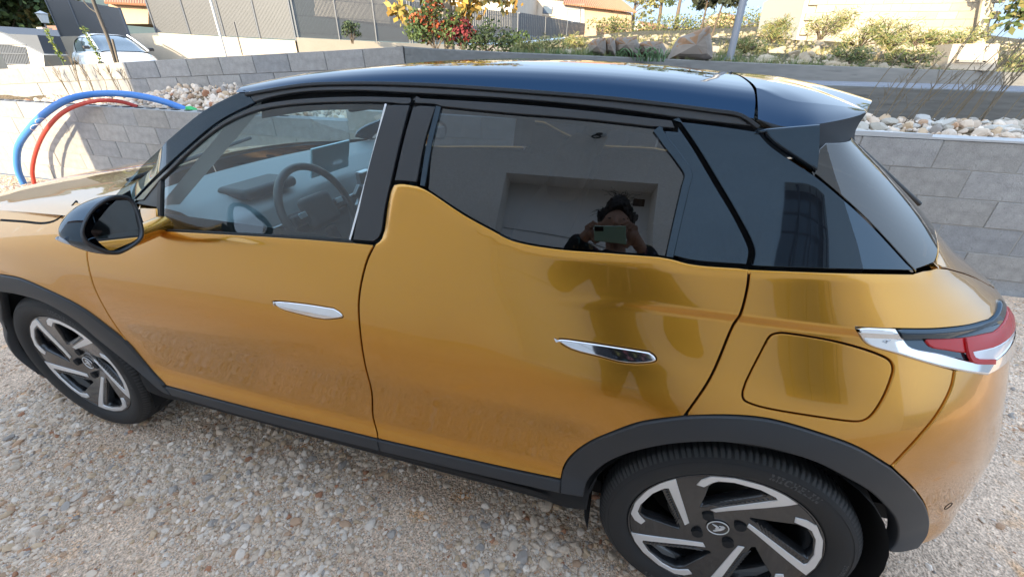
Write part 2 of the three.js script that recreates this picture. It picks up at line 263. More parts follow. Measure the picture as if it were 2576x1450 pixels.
const hatch = line(tr(hatchL), [[pHatchEnd[0] + .03, pHatchEnd[1] - .03], [pLampEnd[0] + .02, pLampEnd[1]], [QE, pLampEnd[1] - .01], [QE, pG0[1] + .043], [pG0[0] + .12, pG0[1] + .032]], tr([[2390, 648], [2350, 665]]));
const fender = line(tr([[0, 553], [60, 557], [107, 561], [140, 553], [170, 527], [190, 505]]), tr([[240, 520], [228, 570]]), tr(L_fendDoor), tr(rev(L_archF.slice(0, 6))), [[-2.96, .55], [-3.05, .5], [-3.3, .55], [-3.3, .93], [-3.1, .96]]);
const frontBump = [[-2.96, .55], [-3.05, .5], [-3.3, .55], [-3.3, .93], [XF - .995, .93], [XF - .995, .27], [-3.05, .27], [-2.98, .36]];
const [dF] = both('front_door', panel(doorF, { hole: hand1 }), mGold);
const [dR] = both('rear_door', panel(doorR, { hole: hand2 }), mGold);
const [qP] = both('quarter_panel', panel(quarter, { hole: flap }), mGold);
part('fuel_flap', panel(flap, { gap: .0028 }), mGold, qP);
both('front_wing', panel(fender), mGold);
part('rear_bumper', [panel(bumper), mirrorZ(panel(bumper))], mGold);
part('tailgate', [panel(hatch, { gap: .002 }), mirrorZ(panel(hatch, { gap: .002 }))], mGold);
part('front_bumper', [panel(frontBump, { cell: .03 }), mirrorZ(panel(frontBump, { cell: .03 }))], mGold);
// ---- door handles: chrome blades in dark pockets
both('door_handle', panel(hand1, { gap: .004, off: .003, depth: .02, roll: .004, cell: .01 }), mChrome, dF, car.children[1]);
both('door_handle', panel(hand2, { gap: .004, off: .003, depth: .02, roll: .004, cell: .01 }), mChrome, dR, car.children[3]);
// ---- black cladding round the arches and along the sills
const sillBot = [[1410, 1237], [1287, 1210], [958, 1132], [779, 1087], [644, 1052], [435, 993]];
const sillF = line(tr([[417, 970], [644, 1030], [881, 1087], [950, 1104]]), tr([[950, 1104], [958, 1132]]), tr([[958, 1132], [779, 1087], [644, 1052], [435, 993]]));
const sillR = line(tr([[950, 1104], [1287, 1180], [1412, 1206]]), tr([[1412, 1206], [1410, 1237]]), tr([[1410, 1237], [1287, 1210], [958, 1132]]));
both('door_sill_trim', panel(sillF, { off: .007, roll: .004 }), mClad, dF, car.children[1]);
both('door_sill_trim', panel(sillR, { off: .007, roll: .004 }), mClad, dR, car.children[3]);
const underS = (q, v) => P(q, .335).lerp(V3(q, .2, .74), v);
both('sill', sheet((q, v) => { const a = P(q, .33); return V3(q, lerp(a.y, .19, v), lerp(a.z - .02, .70, v * v)); }, -2.1, -.50, 0, 1, 24, 5), mDark);
const archRin = [[1467, 1246], [1477, 1207], [1510, 1170], [1562, 1141], [1662, 1115], [1762, 1106], [1850, 1109], [1931, 1121], [2051, 1157], [2126, 1195], [2181, 1227], [2218, 1262], [2246, 1300], [2252, 1337], [2243, 1365], [2225, 1382]];
const archR = line(tr([[1410, 1237], ...L_archRfront.slice(0, 6)]), tr(L_archRfront.slice(5).concat(L_archRback.slice(1))), tr(L_archRlow), tr([[2300, 1374], [2260, 1384], [2225, 1382]]), tr(rev(archRin)), tr([[1467, 1246], [1440, 1242], [1410, 1237]]));
both('arch_trim', panel(archR, { off: .008, roll: .004, depth: .03 }), mClad);
const archFin = [[0, 731], [42, 737], [112, 757], [190, 800], [250, 850], [312, 900], [360, 942], [412, 984], [432, 992]];
const aF0 = TR(0, 690), aF1 = TR(0, 731);
const archFout = []; for (let a = 150; a <= 215; a += 8) archFout.push([-2.558 + .43 * Math.cos(a * Math.PI / 180), .338 + .45 * Math.sin(a * Math.PI / 180)]);
const archFinn = []; for (let a = 215; a >= 150; a -= 8) archFinn.push([-2.558 + .372 * Math.cos(a * Math.PI / 180), .338 + .375 * Math.sin(a * Math.PI / 180)]);
const archF = line(rev(tr(L_archF)), archFout, archFinn, tr(archFin), tr([[435, 993], [417, 970]]));
both('arch_trim', panel(archF, { off: .008, roll: .004, depth: .03 }), mClad);
// ---- greenhouse
const glassF = polyG([[402, 577], [644, 589], [770, 597], [878, 604]], [[878, 604], [925, 430], [969, 260]], [[969, 260], [904, 259], [804, 261], [720, 267], [644, 281], [560, 318], [480, 381], [430, 430], [402, 455]], [[402, 455], [402, 577]]);
const frameFo = [[335, 508], [396, 446], [475, 372], [556, 306], [644, 264], [720, 250], [804, 243], [904, 240], [1035, 243]];
const frameFi = [[969, 260], [904, 259], [804, 261], [720, 267], [644, 281], [560, 318], [480, 381], [430, 430], [402, 455], [360, 505]];
both('window_glass', panel(glassF, { S: PG, off: -.006, gap: 0, depth: 0, cell: .03 }), mGlass, dF, car.children[1]);
both('window_frame', panel(line(trG(frameFo), trG([[1035, 243], [1033, 262], [969, 260]]), trG(frameFi), trG([[360, 505], [335, 508]])), { S: PG, off: .002 }), mPillar, dF, car.children[1]);
part('corner_panel', panel(polyG([[338, 510], [396, 455]], [[396, 455], [396, 520]], [[396, 520], [338, 510]]), { S: PG, gap: .001, off: -.002 }), mClad, dF);
part('quarter_post', panel(polyG([[396, 455], [403, 452]], [[403, 452], [402, 577]], [[402, 577], [393, 577]], [[393, 577], [396, 455]]), { S: PG, gap: 0 }), mSeal, dF);
part('window_seal', ribbon(trG([[402, 580], [644, 593], [770, 601], [886, 610]]), .010, { S: PG, off: .004 }), mSeal, dF);
both('pillar_trim', panel(polyG([[971, 261], [1033, 262]], [[1033, 262], [1010, 352], [986, 455], [971, 522], [961, 584], [953, 600], [940, 609]], [[940, 609], [886, 605]], [[886, 605], [909, 487], [941, 362], [971, 261]]), { S: PG, off: .003 }), mPillar, dF, car.children[1]);
part('window_run', ribbon(trG([[880, 602], [927, 430], [970, 262]]), .0042, { S: PG, off: .002, gap: 0 }), mChrome, dF);
both('pillar_trim', panel(polyG([[1039, 262], [1098, 266]], [[1098, 266], [1069, 362], [1050, 461]], [[1050, 461], [1010, 457], [990, 457]], [[990, 457], [1014, 352], [1039, 262]]), { S: PG, off: .003 }), mPillar, dR, car.children[3]);
part('window_run', ribbon(trG([[1102, 268], [1079, 362], [1062, 466]]), .012, { S: PG, off: .001, gap: 0 }), mPiano, dR);
const glassRt = [[1106, 270], [1287, 288], [1462, 302], [1650, 323]];
both('window_glass', panel(polyG(glassRt, [[1650, 323], [1677, 362], [1708, 402], [1729, 440]], [[1729, 440], [1722, 470], [1701, 560], [1682, 645]], rev(L_beltR.slice(1)), [[1075, 475], [1086, 362], [1106, 270]]), { S: PG, off: -.006, gap: 0, depth: 0, cell: .03 }), mPriv, dR, car.children[3]);
both('window_frame', panel(polyG([[1040, 243], [1287, 258], [1462, 274], [1692, 300]], [[1692, 300], [1702, 326]], [[1702, 326], [1650, 322]], rev(glassRt), [[1106, 270], [1098, 266], [1040, 262]], [[1040, 262], [1040, 243]]), { S: PG, off: .002 }), mPillar, dR, car.children[3]);
part('window_run', ribbon(trG([[1652, 324], [1679, 362], [1710, 402], [1731, 438], [1724, 470], [1703, 560], [1684, 645]]), .014, { S: PG, off: .003, gap: 0 }), mPiano, dR);
const L_shutC = [[1700, 302], [1742, 362], [1802, 460], [1850, 542], [1882, 607], [1890, 632], [1882, 670]];
both('pillar_trim', panel(polyG([[1657, 324], [1702, 328]], [[1702, 308], [1742, 366], [1800, 464], [1848, 545], [1880, 610], [1886, 632], [1880, 668]], [[1880, 668], [1742, 657], [1690, 645]], [[1690, 645], [1709, 560], [1730, 470], [1737, 438], [1716, 402], [1685, 362], [1657, 324]]), { S: PG, off: .001 }), mPiano, dR, car.children[3]);
const hatchSide = [[1908, 329], [1938, 362], [2046, 437], [2110, 490], [2181, 555], [2298, 681]];
const cPil = polyG([[1704, 302], [1790, 312], [1906, 328]], hatchSide, [[2297, 683], [2100, 679], [1931, 673], [1890, 671]], [[1890, 671], [1896, 635], [1888, 607], [1854, 542], [1806, 460], [1746, 362], [1704, 302]]);
const [cP] = both('rear_pillar', panel(cPil, { S: PG, off: .002 }), mPiano);
const pGl = TRG(2350, 664), pGt = TRG(2070, 372);
const hGl = line(trG(hatchSide.slice(2)), trG([[2298, 682], [2325, 673], [2350, 663]]), [[pGl[0] + .12, pGl[1] + .035], [QE, pGl[1] + .045], [QE, 1.385], [pGt[0] + .02, 1.385]], trG([[2060, 372], [2053, 420], [2046, 437]]));
both('rear_glass', panel(hGl, { S: PG, off: .002, cell: .02 }), mHatch);
both('rear_blade', panel(polyG([[1909, 328], [1980, 322], [2053, 316]], [[2053, 316], [2052, 372], [2048, 432]], [[2048, 432], [1990, 396], [1938, 360], [1909, 328]]), { S: PG, off: .016, depth: .02, roll: .003 }), mPiano);
// A pillar, roof trim strip
const roofLow = [[605, 232], [644, 233], [769, 215], [894, 211], [1019, 213], [1144, 219], [1287, 229], [1537, 249], [1787, 279], [1860, 291], [1905, 322]];
const aIn = trG([[640, 258], [552, 304], [471, 370], [392, 444], [335, 504]]);
const aPil = line(aIn.map((p, i) => { const f = i / (aIn.length - 1); return [p[0] - lerp(.035, .075, f), p[1] + lerp(.03, .022, f)]; }), rev(aIn)); const aPil0 = [[0,0]]; void ( 0);
both('front_pillar', panel(aPil, { S: PG, off: .004, gap: .001 }), mPiano);
const trimTop = [[625, 240], [644, 236], [769, 218], [894, 214], [1019, 216], [1144, 222], [1287, 232], [1537, 252], [1787, 281], [1860, 293]];
const trimBot = [[1700, 299], [1537, 276], [1287, 252], [1044, 238], [894, 231], [769, 234], [690, 246], [640, 260]];
both('roof_trim', panel(polyG(trimTop, [[1860, 293], [1905, 323]], [[1905, 323], [1790, 310], [1700, 299]], trimBot, [[640, 260], [625, 240]]), { S: PG, off: .004 }), mPillar);

both('drip_seal', ribbon(trG([[622, 240], [644, 236], [769, 217], [894, 213], [1019, 215], [1144, 221], [1287, 231], [1537, 251], [1787, 281], [1860, 293], [1904, 322]]), .005, { S: PG, off: .0095, gap: 0, depth: .012 }), mSeal);
{ const back = (L, w) => ribbon(trG(L), w, { S: PG, off: -.022, gap: 0, depth: 0, cell: .03 });
  both('frame_backing', [back([[640, 264], [769, 242], [894, 237], [1044, 242], [1287, 256], [1537, 281], [1700, 304]], .055), back([[1036, 250], [1012, 352], [988, 455], [973, 525], [955, 600]], .07), back([[1702, 310], [1744, 364], [1804, 462], [1852, 544], [1884, 610], [1886, 660]], .06), back([[1700, 304], [1800, 318], [1906, 332]], .05)], mDark); }
// ---- roof, spoiler, bonnet, windscreen
const rl = trG(roofLow), YE = x => { if (x <= rl[0][0]) return rl[0][1]; for (let i = 0; i < rl.length - 1; i++) if (x <= rl[i + 1][0]) return lerp(rl[i][1], rl[i + 1][1], (x - rl[i][0]) / (rl[i + 1][0] - rl[i][0] || 1)); return rl[rl.length - 1][1]; };
const ye = table([-1.62, -1.5, -1.3, -1.0, -.7, -.4, -.2, 0], [-1.62, -1.5, -1.3, -1.0, -.7, -.4, -.2, 0].map(x => (YE(x - .02) + YE(x) + YE(x + .02)) / 3));
const YC = table([-1.75, -1.6, -1.4, -1.1, -.8, -.4, -.1, .1, .3, .42], [1.40, 1.437, 1.484, 1.521, 1.534, 1.526, 1.503, 1.484, 1.455, 1.43]);
const RPF = table([0, .025, .07, .12, .16, .30, .6, 1], [0, .26, .50, .63, .69, .82, .96, 1]);
const xg0 = TRG(1908, 240)[0];                                        // roof / tailgate gap
const roofS = (x, s) => { const y0 = ye(x), z0 = PG(x, y0).z + .008, f = RPF(s); return V3(x, lerp(y0, YC(x), f), z0 * (1 - s)); };
const roofSh = (x, s) => { const bow = (x < -1.2 ? sst(-1.15, -1.50, x) : 0) * -.10 * (1 - Math.pow(1 - s, 2)); const p = roofS(x, s); p.x += bow; return p; };
const roofG = sheet(roofSh, -1.50, xg0 - .004, 0, 1, 60, 60);
part('roof', [roofG, mirrorZ(roofG)], mRoof);
// spoiler: plan edge sweeps from the roof corner round to the centre line
const cr3 = (a, s) => { const n = a.length - 1, k = Math.max(0, Math.min(n - 1, Math.floor(s * n))), t = s * n - k, g = i => a[Math.max(0, Math.min(n, i))]; const f = c => { const p0 = g(k - 1)[c], p1 = g(k)[c], p2 = g(k + 1)[c], p3 = g(k + 2)[c]; return .5 * ((2 * p1) + (p2 - p0) * t + (2 * p0 - 5 * p1 + 4 * p2 - p3) * t * t + (3 * p1 - p0 - 3 * p2 + p3) * t * t * t); }; return V3(f('x'), f('y'), f('z')); };
const spS0 = .13, spFr = s => roofS(xg0 + .004, s);
const spLow = [spFr(0), ...[[1980, 319, .64], [2056, 312, .60], [2130, 298, .50], [2180, 284, .38]].map(p => atZ(...p))];
const spCre = [spFr(spS0), ...[[1985, 251, .57], [2056, 260, .53], [2120, 267, .46], [2176, 275, .37]].map(p => atZ(...p))];
const spRear = [spCre[4], V3(.225, 1.445, .20), V3(.25, 1.448, 0)], spRearL = [spLow[4], V3(.225, 1.425, .20), V3(.25, 1.428, 0)];
const spoEdge = s => s < .5 ? cr3(spLow, s * 2) : cr3(spRearL, s * 2 - 1), spoTopE = s => s < .5 ? cr3(spCre, s * 2) : cr3(spRear, s * 2 - 1);
const spoS = (s, t) => { const a = spFr(lerp(spS0, 1, Math.pow(Math.max(0, s), 1.25))), b = spoTopE(s), p = a.lerp(b, t); p.y += .014 * Math.sin(Math.PI * t) * Math.min(1, s * 2.2); return p; };
const spoG = sheet(spoS, 0.0, 1, 0, 1, 50, 24);
const spoU = sheet((s, t) => { const b = spoEdge(s); const w = PG(lerp(.0, QE, Math.pow(Math.max(0, s), .8)), 1.365); return b.lerp(w, t); }, 0, 1, 0, 1, 30, 5);
const spoE = sheet((s, t) => { const b = spoTopE(s), c = spoEdge(s), p = b.lerp(c, t); p.z += .006 * Math.sin(Math.PI * t) * (s < .5 ? 1 : 0); return p; }, 0, 1, 0, 1, 60, 6);
part('spoiler', [spoG, mirrorZ(spoG), spoE, mirrorZ(spoE)], mRoof);
part('spoiler_underside', [spoU, mirrorZ(spoU)], mDark);
// aerial
{ const b = atZ(1775, 213, .30); const base = new THREE.SphereGeometry(1, 16, 10).scale(.036, .014, .02).translate(b.x, b.y, b.z); const r = tube([[b.x + .006, b.y + .004, b.z], [b.x + .025, b.y + .014, b.z - .004], [b.x + .062, b.y + .032, b.z - .01]], .0035, 12, 8); part('aerial', [base, r], M([.05, .045, .04], .4)); }
// bonnet
const hoodE = x => V3(x, table([-3.25, -3.0, -2.7, -2.4, -2.1, -1.95], [.90, .955, .99, 1.012, 1.03, 1.04])(x), 0);
const hoodS = (x, s) => { const e = hoodE(x), pe = P(x, Math.min(e.y, .985)), z0 = pe.z; const c = table([-3.3, -3.1, -2.8, -2.4, -2.0], [.93, .99, 1.045, 1.085, 1.105])(x); return V3(lerp(pe.x, x, s) - (x > -2.4 ? .28 * sst(-2.4, -2.08, x) * (1 - (1 - s) * (1 - s)) : 0), lerp(e.y, c, table([0, .06, .2, .45, 1], [0, .25, .55, .85, 1])(s)), z0 * (1 - s)); };
const hoodG = sheet(hoodS, -3.28, -2.08, 0, 1, 50, 40); part('bonnet', [hoodG, mirrorZ(hoodG)], mGold);
both('bonnet_seam', ribbon(tr([[0, 553], [60, 557], [107, 561], [140, 553], [170, 527], [190, 505]]), .005, { off: .001, gap: 0 }), mDark);
const wing2 = sheet((x, v) => { const e = hoodS(x, 0), y = lerp(P(x, .93).y, e.y, v); return v >= .999 ? e : P(x, y); }, -3.25, -1.97, 0, 1, 50, 10);
both('wing_top', wing2, mGold);
// windscreen
const wsS = (s, t) => { const b = V3(lerp(-2.09, -2.38, 1 - (1 - s) * (1 - s)), lerp(1.075, 1.09, s), .768 * (1 - s)), a = V3(lerp(-1.505, -1.605, 1 - (1 - s) * (1 - s)), lerp(1.422, 1.455, Math.pow(s, .5)), .66 * (1 - s)); const p = b.lerp(a, t); p.y += .03 * Math.sin(Math.PI * t); return p; };
const wsG = sheet(wsS, 0.02, 1, 0, 1, 20, 16); part('windscreen', [wsG, mirrorZ(wsG)], mGlass);
const scut = sheet((s, t) => wsS(s, 0).lerp(hoodS(-2.08, s).add(V3(.0, -.02, 0)), t), 0, 1, 0, 1, 16, 3); part('scuttle', [scut, mirrorZ(scut)], mClad);
{ const a = wsS(.2, .03).add(V3(-.02, .02, 0)), b = wsS(1, .1).add(V3(-.03, .02, -.1)); part('wiper', bar(a, b, .008), mClad); }
// ---- dark inner shell behind the shut lines, wheel wells, floor, headliner
{ const arc = (hx, r, a0, a1) => { const o = []; for (let k = 0; k <= 16; k++) { const a = lerp(a0, a1, k / 16) * Math.PI / 180; o.push([hx + r * Math.cos(a), .338 + r * Math.sin(a)]); } return o; };
  const belt = feat.belt.filter((p, i) => p[0] < .35 && i % 2 === 0).map(p => [p[0], p[1] - .012]);
  const o = [[-3.2, .3], ...arc(-2.558, .375, 185, -5).map(p => p), [-2.1, .27], [-.46, .27], ...arc(0, .375, 185, -5), [QE, .3], [QE, .95], ...belt.reverse(), [-2.0, .95], [-3.2, .85]];
  both('inner_shell', panel(o, { off: -.026, gap: 0, depth: 0, cell: .05 }), mDark);
  for (const hx of [0, -2.558]) { const well = []; for (let k = 0; k <= 24; k++) { const a = lerp(-20, 200, k / 24) * Math.PI / 180; well.push([hx + .385 * Math.cos(a), .338 + .385 * Math.sin(a)]); }
    const g = sheet((u, v) => { const k = Math.max(0, Math.min(23, Math.floor(u * 24))), t = u * 24 - k; return V3(lerp(well[k][0], well[k + 1][0], t), lerp(well[k][1], well[k + 1][1], t), lerp(.55, .868, v)); }, 0, 1, 0, 1, 24, 2);
    const back = new THREE.CircleGeometry(.385, 24, -.35, Math.PI + .7).translate(hx, .338, .56); both('wheel_well', [g, back], mDark); }
  part('floor', [box(2.0, .06, 1.5, -1.2, .27, 0), box(.4, .06, 1.2, .4, .3, 0), box(3.6, .04, .9, -1.28, .24, 0)], mDark);
  const hl = sheet((x, s) => roofS(x, s).add(V3(0, -.035, 0)), -1.53, -.2, .05, 1, 20, 12); part('headliner', [hl, mirrorZ(hl)], mLiner);
  const dc = sheet((x, v) => V3(x, lerp(.35, 1.06, v), .74 + .02 * Math.sin(v * 3)), -1.9, -.3, 0, 1, 8, 8); both('door_card', dc, mDash2);
}
// ---- cabin
{ const dash = sheet((s, t) => { const prof = [[-2.10, 1.065], [-2.0, 1.08], [-1.83, 1.06], [-1.71, 1.01], [-1.68, .92], [-1.74, .78], [-1.78, .5]]; const k = Math.max(0, Math.min(5, Math.floor(t * 6))), f = t * 6 - k; return V3(lerp(prof[k][0], prof[k + 1][0], f) - .12 * (1 - (2 * s - 1) ** 2) * (1 - t), lerp(prof[k][1], prof[k + 1][1], f), lerp(-.72, .72, s)); }, 0, 1, 0, 1, 20, 36);
  const d = part('dashboard', dash, mDash);
  mesh('instrument_hood', [rbox(.15, .045, .27, .02, -1.85, 1.06, .37)], mDash2, d);
  const scr = rbox(.012, .135, .27, .005).rotateZ(-.25).translate(-1.76, 1.115, .02); mesh('touch_screen', scr, M([.34, .58, .66], .15, { clearcoat: 1 }), d);
  for (const z of [-.12, -.24]) mesh('air_vent', rbox(.03, .07, .09, .01, -1.70, 1.0, z), mSatin, d);
  for (const [z, y] of [[-.02, .955], [-.10, .93], [-.02, .90]]) mesh('control_key', rbox(.02, .038, .06, .006).rotateX(.7).translate(-1.672, y, z), mSatin, d);
  mesh('trim_strip', rbox(.014, .012, 1.3, .004, -1.685, .945, 0), mSatin, d);
  const sw = new THREE.Group(); sw.name = 'steering_wheel'; car.add(sw); const H = 0.368; sw.position.set(-1.575, .99, .37); sw.rotation.set(0, Math.PI / 2, 0); const inner = new THREE.Group();
  const tilt = g => g.rotateX(-.42);
  mesh('wheel_rim', tilt(new THREE.TorusGeometry(.178, .0150, 12, 48)), M([.045, .048, .052], .35), sw);
  mesh('airbag_cover', tilt(rbox(.16, .13, .05, .024)), M([.045, .048, .052], .55), sw);
  for (const sx of [-1, 1]) mesh('spoke', tilt(rbox(.09, .045, .03, .012, sx * .115, -.005, .0)), mDash2, sw);
  mesh('spoke', tilt(rbox(.05, .09, .028, .012, 0, -.115, 0)), mDash2, sw);
  for (const s of [-1, 1]) mesh('control_button', tilt(rbox(.035, .022, .012, .004, s * .108, .006, .018)), M([.45, .55, .6], .3, { metalness: .6 }), sw);
  mesh('column', tilt(new THREE.CylinderGeometry(.045, .055, .22, 14).rotateX(Math.PI / 2).translate(0, -.02, -.12)), mDash2, sw);
  for (const z of [.37, -.37]) { const s = new THREE.Group(); s.name = 'front_seat'; car.add(s);
    mesh('seat_base', rbox(.5, .18, .48, .07, -.98, .52, z), mSeat, s); mesh('seat_back', rbox(.16, .62, .46, .07).rotateZ(-.3).translate(-.70, .86, z), mSeat, s); mesh('headrest', rbox(.11, .18, .27, .05).rotateZ(-.25).translate(-.575, 1.235, z), mSeat, s); }
  const r = new THREE.Group(); r.name = 'rear_seat'; car.add(r); mesh('seat_base', rbox(.48, .18, 1.2, .07, -.3, .55, 0), mSeat, r); mesh('seat_back', rbox(.16, .6, 1.2, .07).rotateZ(-.35).translate(.06, .9, 0), mSeat, r);
  part('centre_console', [rbox(.7, .25, .2, .04, -1.25, .55, 0)], mDash2);
  part('interior_mirror', [rbox(.03, .06, .22, .012, -1.55, 1.36, .0), bar(V3(-1.58, 1.37, 0), V3(-1.68, 1.43, 0), .01)], mDash2);
  for (const z of [1, -1]) part('grab_pillar', sheet((u, v) => { const a = V3(-1.90, 1.08, .73).lerp(V3(-1.56, 1.40, .60), u); a.x += .05 * v; a.z -= .03 * v; a.z *= z; return a; }, 0, 1, 0, 1, 6, 2), mLiner);
}
// ---- door mirror
{ const mz = 1.0, px = (u, v, z = mz) => atZ(u, v, z);
  const mir = new THREE.Group(); mir.name = 'door_mirror'; car.add(mir);
  // face outline at the rear (towards the camera), shell bulging forward
  const faceP = [[320, 491], [287, 490], [255, 503], [226, 527], [205, 562], [200, 590], [212, 612], [240, 628], [270, 638], [296, 640], [330, 625], [356, 604], [362, 588], [352, 540], [336, 503]];
  const plane = (u, v) => { const d = ray(u, v), n = V3(.94, .08, -.20).normalize(), c = atZ(285, 565, mz); return CAM.clone().addScaledVector(d, c.clone().sub(CAM).dot(n) / d.dot(n)); };
  const nrmF = V3(.94, .08, -.20).normalize();
  const f = smooth([...faceP, faceP[0]], 8).slice(0, -1).map(p => plane(...p)), n = f.length;
  const cen = f.reduce((a, b) => a.add(b), V3(0, 0, 0)).multiplyScalar(1 / n);
  const tip = cen.clone().addScaledVector(nrmF, -.085).add(V3(0, .008, .02));
  const shell = sheet((u, v) => { const k = u * n, i = ((Math.floor(k) % n) + n) % n, a = f[i].clone().lerp(f[(i + 1) % n], k - Math.floor(k)); const w = v * Math.PI / 2; const rad = Math.pow(Math.cos(w), .75), dep = Math.sin(w); return cen.clone().lerp(a, rad).add(tip.clone().sub(cen).multiplyScalar(dep)); }, 0, 1, 0.0, .995, 80, 24);
  mesh('mirror_shell', shell, mPiano, mir);
  const rimg = sheet((u, v) => { const k = u * n, i = ((Math.floor(k) % n) + n) % n, a = f[i].clone().lerp(f[(i + 1) % n], k - Math.floor(k)); const q = cen.clone().lerp(a, 1 - .17 * v); return q.addScaledVector(nrmF, .004 * Math.sin(v * Math.PI) - .004 * v); }, 0, 1, 0, 1, 80, 6);
  mesh('mirror_bezel', rimg, mPillar, mir);
  const gp = smooth([[290, 504], [320, 505], [332, 522], [340, 552], [347, 585], [344, 597], [335, 605], [300, 621], [275, 630], [262, 622], [250, 612], [236, 598], [227, 583], [234, 567], [250, 547], [270, 522], [290, 504]], 8).map(p => plane(...p));
  const gg = new THREE.BufferGeometry(), vv = []; const gc = gp.reduce((a, b) => a.add(b), V3(0, 0, 0)).multiplyScalar(1 / gp.length); for (let i = 0; i < gp.length - 1; i++) vv.push(gc, gp[i], gp[i + 1]);
  gg.setFromPoints(vv.map(p => p.clone().addScaledVector(nrmF, .0015))); gg.computeVertexNormals(); mesh('mirror_glass', gg, mMirror, mir);
  const arm = tube([plane(330, 600).add(V3(-.05, 0, -.02)), V3(-1.78, 1.05, .93), V3(-1.80, 1.05, .80)], .028, 12, 10); mesh('mirror_arm', arm, mGold, mir);
  const ind = tube([[185, 596], [205, 606], [228, 612]].map(p => plane(...p).addScaledVector(nrmF, -.045)), .005, 10, 6); mesh('indicator', ind, M([.75, .76, .78], .1, { clearcoat: 1 }), mir);
  part('mirror_mount', panel(poly([[352, 520], [396, 522]], [[396, 522], [394, 577]], [[394, 577], [362, 578]], [[362, 578], [352, 520]]), { off: .004 }), mGold);
  const far = new THREE.Group(); far.name = 'door_mirror'; car.add(far); mesh('mirror_shell', mirrorZ(shell), mPiano, far); mesh('mirror_bezel', mirrorZ(rimg), mPillar, far); mesh('mirror_glass', mirrorZ(gg), mMirror, far); mesh('mirror_arm', mirrorZ(arm), mGold, far);
}
// ---- tail lamp: chrome blade, dark upper strip, dark housing with red lens
{ const lamp = new THREE.Group(); lamp.name = 'tail_lamp'; car.add(lamp);
  const e1 = TR(2490, 806), eq = e1[0] + .12;
  const chromeLow = [[2157, 826], [2181, 860], [2256, 885], [2356, 915], [2431, 931], [2480, 938]], pl = TR(2480, 938), tp = TR(2495, 905), dp = TR(2500, 870);
  const chr = line(tr(chromeLow), [[eq, pl[1] + .005], [eq, pl[1] + .035]], tr([[2486, 911], [2431, 909], [2356, 891], [2283, 874], [2262, 846], [2248, 830]]), tr([[2248, 830], [2157, 826]]));
  mesh('chrome_blade', panel(chr, { off: .006, gap: .001, depth: .03, roll: .004 }), mChrome, lamp);
  const sTop = TR(2518, 795), sBot = TR(2490, 834);
  const strip = line(tr([[2253, 830], [2356, 830], [2440, 820], [2490, 806]]), [[eq, e1[1] + .002], [eq, sBot[1] + .01]], tr([[2490, 834], [2406, 848], [2268, 846]]), tr([[2268, 846], [2253, 830]]));
  mesh('upper_strip', panel(strip, { off: .006, gap: .001, depth: .03, roll: .003 }), mPiano, lamp);
  const house = line(tr([[2268, 847], [2406, 849], [2490, 835]]), [[eq, sBot[1] + .008], [eq, pl[1] + .035]], tr([[2486, 910], [2431, 908], [2356, 890], [2284, 872], [2268, 847]]));
  mesh('lamp_housing', panel(house, { off: .002, gap: .001 }), mPiano, lamp);
  const red = line(tr([[2322, 853], [2406, 851], [2490, 838]]), [[eq, sBot[1] + .004], [eq, sBot[1] - .03]], tr([[2492, 872], [2425, 884], [2380, 878], [2338, 870], [2322, 853]]));
  mesh('red_lens', panel(red, { off: .006, gap: .001, roll: .003 }), mRed, lamp);
  const clear = line(tr([[2430, 886], [2492, 874]]), [[eq, sBot[1] - .034], [eq, pl[1] + .045]], tr([[2488, 905], [2445, 906], [2430, 886]]));
  mesh('reversing_lens', panel(clear, { off: .006, gap: .001, roll: .003 }), M([.75, .74, .76], .08, { clearcoat: 1 }), lamp);
  mesh('red_band', ribbon(tr([[2424, 852], [2428, 880], [2440, 904], [2490, 908]]), .008, { off: .010 }), mRed, lamp);
  { const tp = panel([[eq + .002, e1[1] - .004], [QE, e1[1] - .012], [QE, pLampLow[1] - .062], [eq + .002, pl[1] - .004]], { cell: .03 }); part('tailgate_lower', [tp, mirrorZ(tp)], mGold); }
  const far = new THREE.Group(); far.name = 'tail_lamp'; car.add(far); for (const c of lamp.children) mesh(c.name, mirrorZ(c.geometry), c.material, far);
  // winged emblem on the chrome blade
  const ep = (u, v) => { const [q, y] = TR(u, v); return P(q, y).addScaledVector(nrm(P, q, y), .0075); };
  mesh('emblem', [tube([ep(2216, 858), ep(2222, 850), ep(2227, 856)], .0012, 8, 5), tube([ep(2222, 861), ep(2228, 855), ep(2234, 849)], .0012, 8, 5)], mSatin, lamp);
}
// tow-eye ring mark on the bumper
{ const [q, y] = TR(2386, 1272); const p = P(q, y), n = nrm(P, q, y); const g = new THREE.TorusGeometry(.012, .0009, 6, 24).applyQuaternion(new THREE.Quaternion().setFromUnitVectors(V3(0, 0, 1), n)).translate(p.x, p.y, p.z); part('tow_cover_ring', g, mDark); }
// rear wiper
{ const a = P(X0 + .86, 1.31), b = P(X0 + .93, 1.12); part('rear_wiper', [bar(a.add(V3(.03, .0, 0)), b.add(V3(.05, .02, 0)), .013, .008)], mClad); }
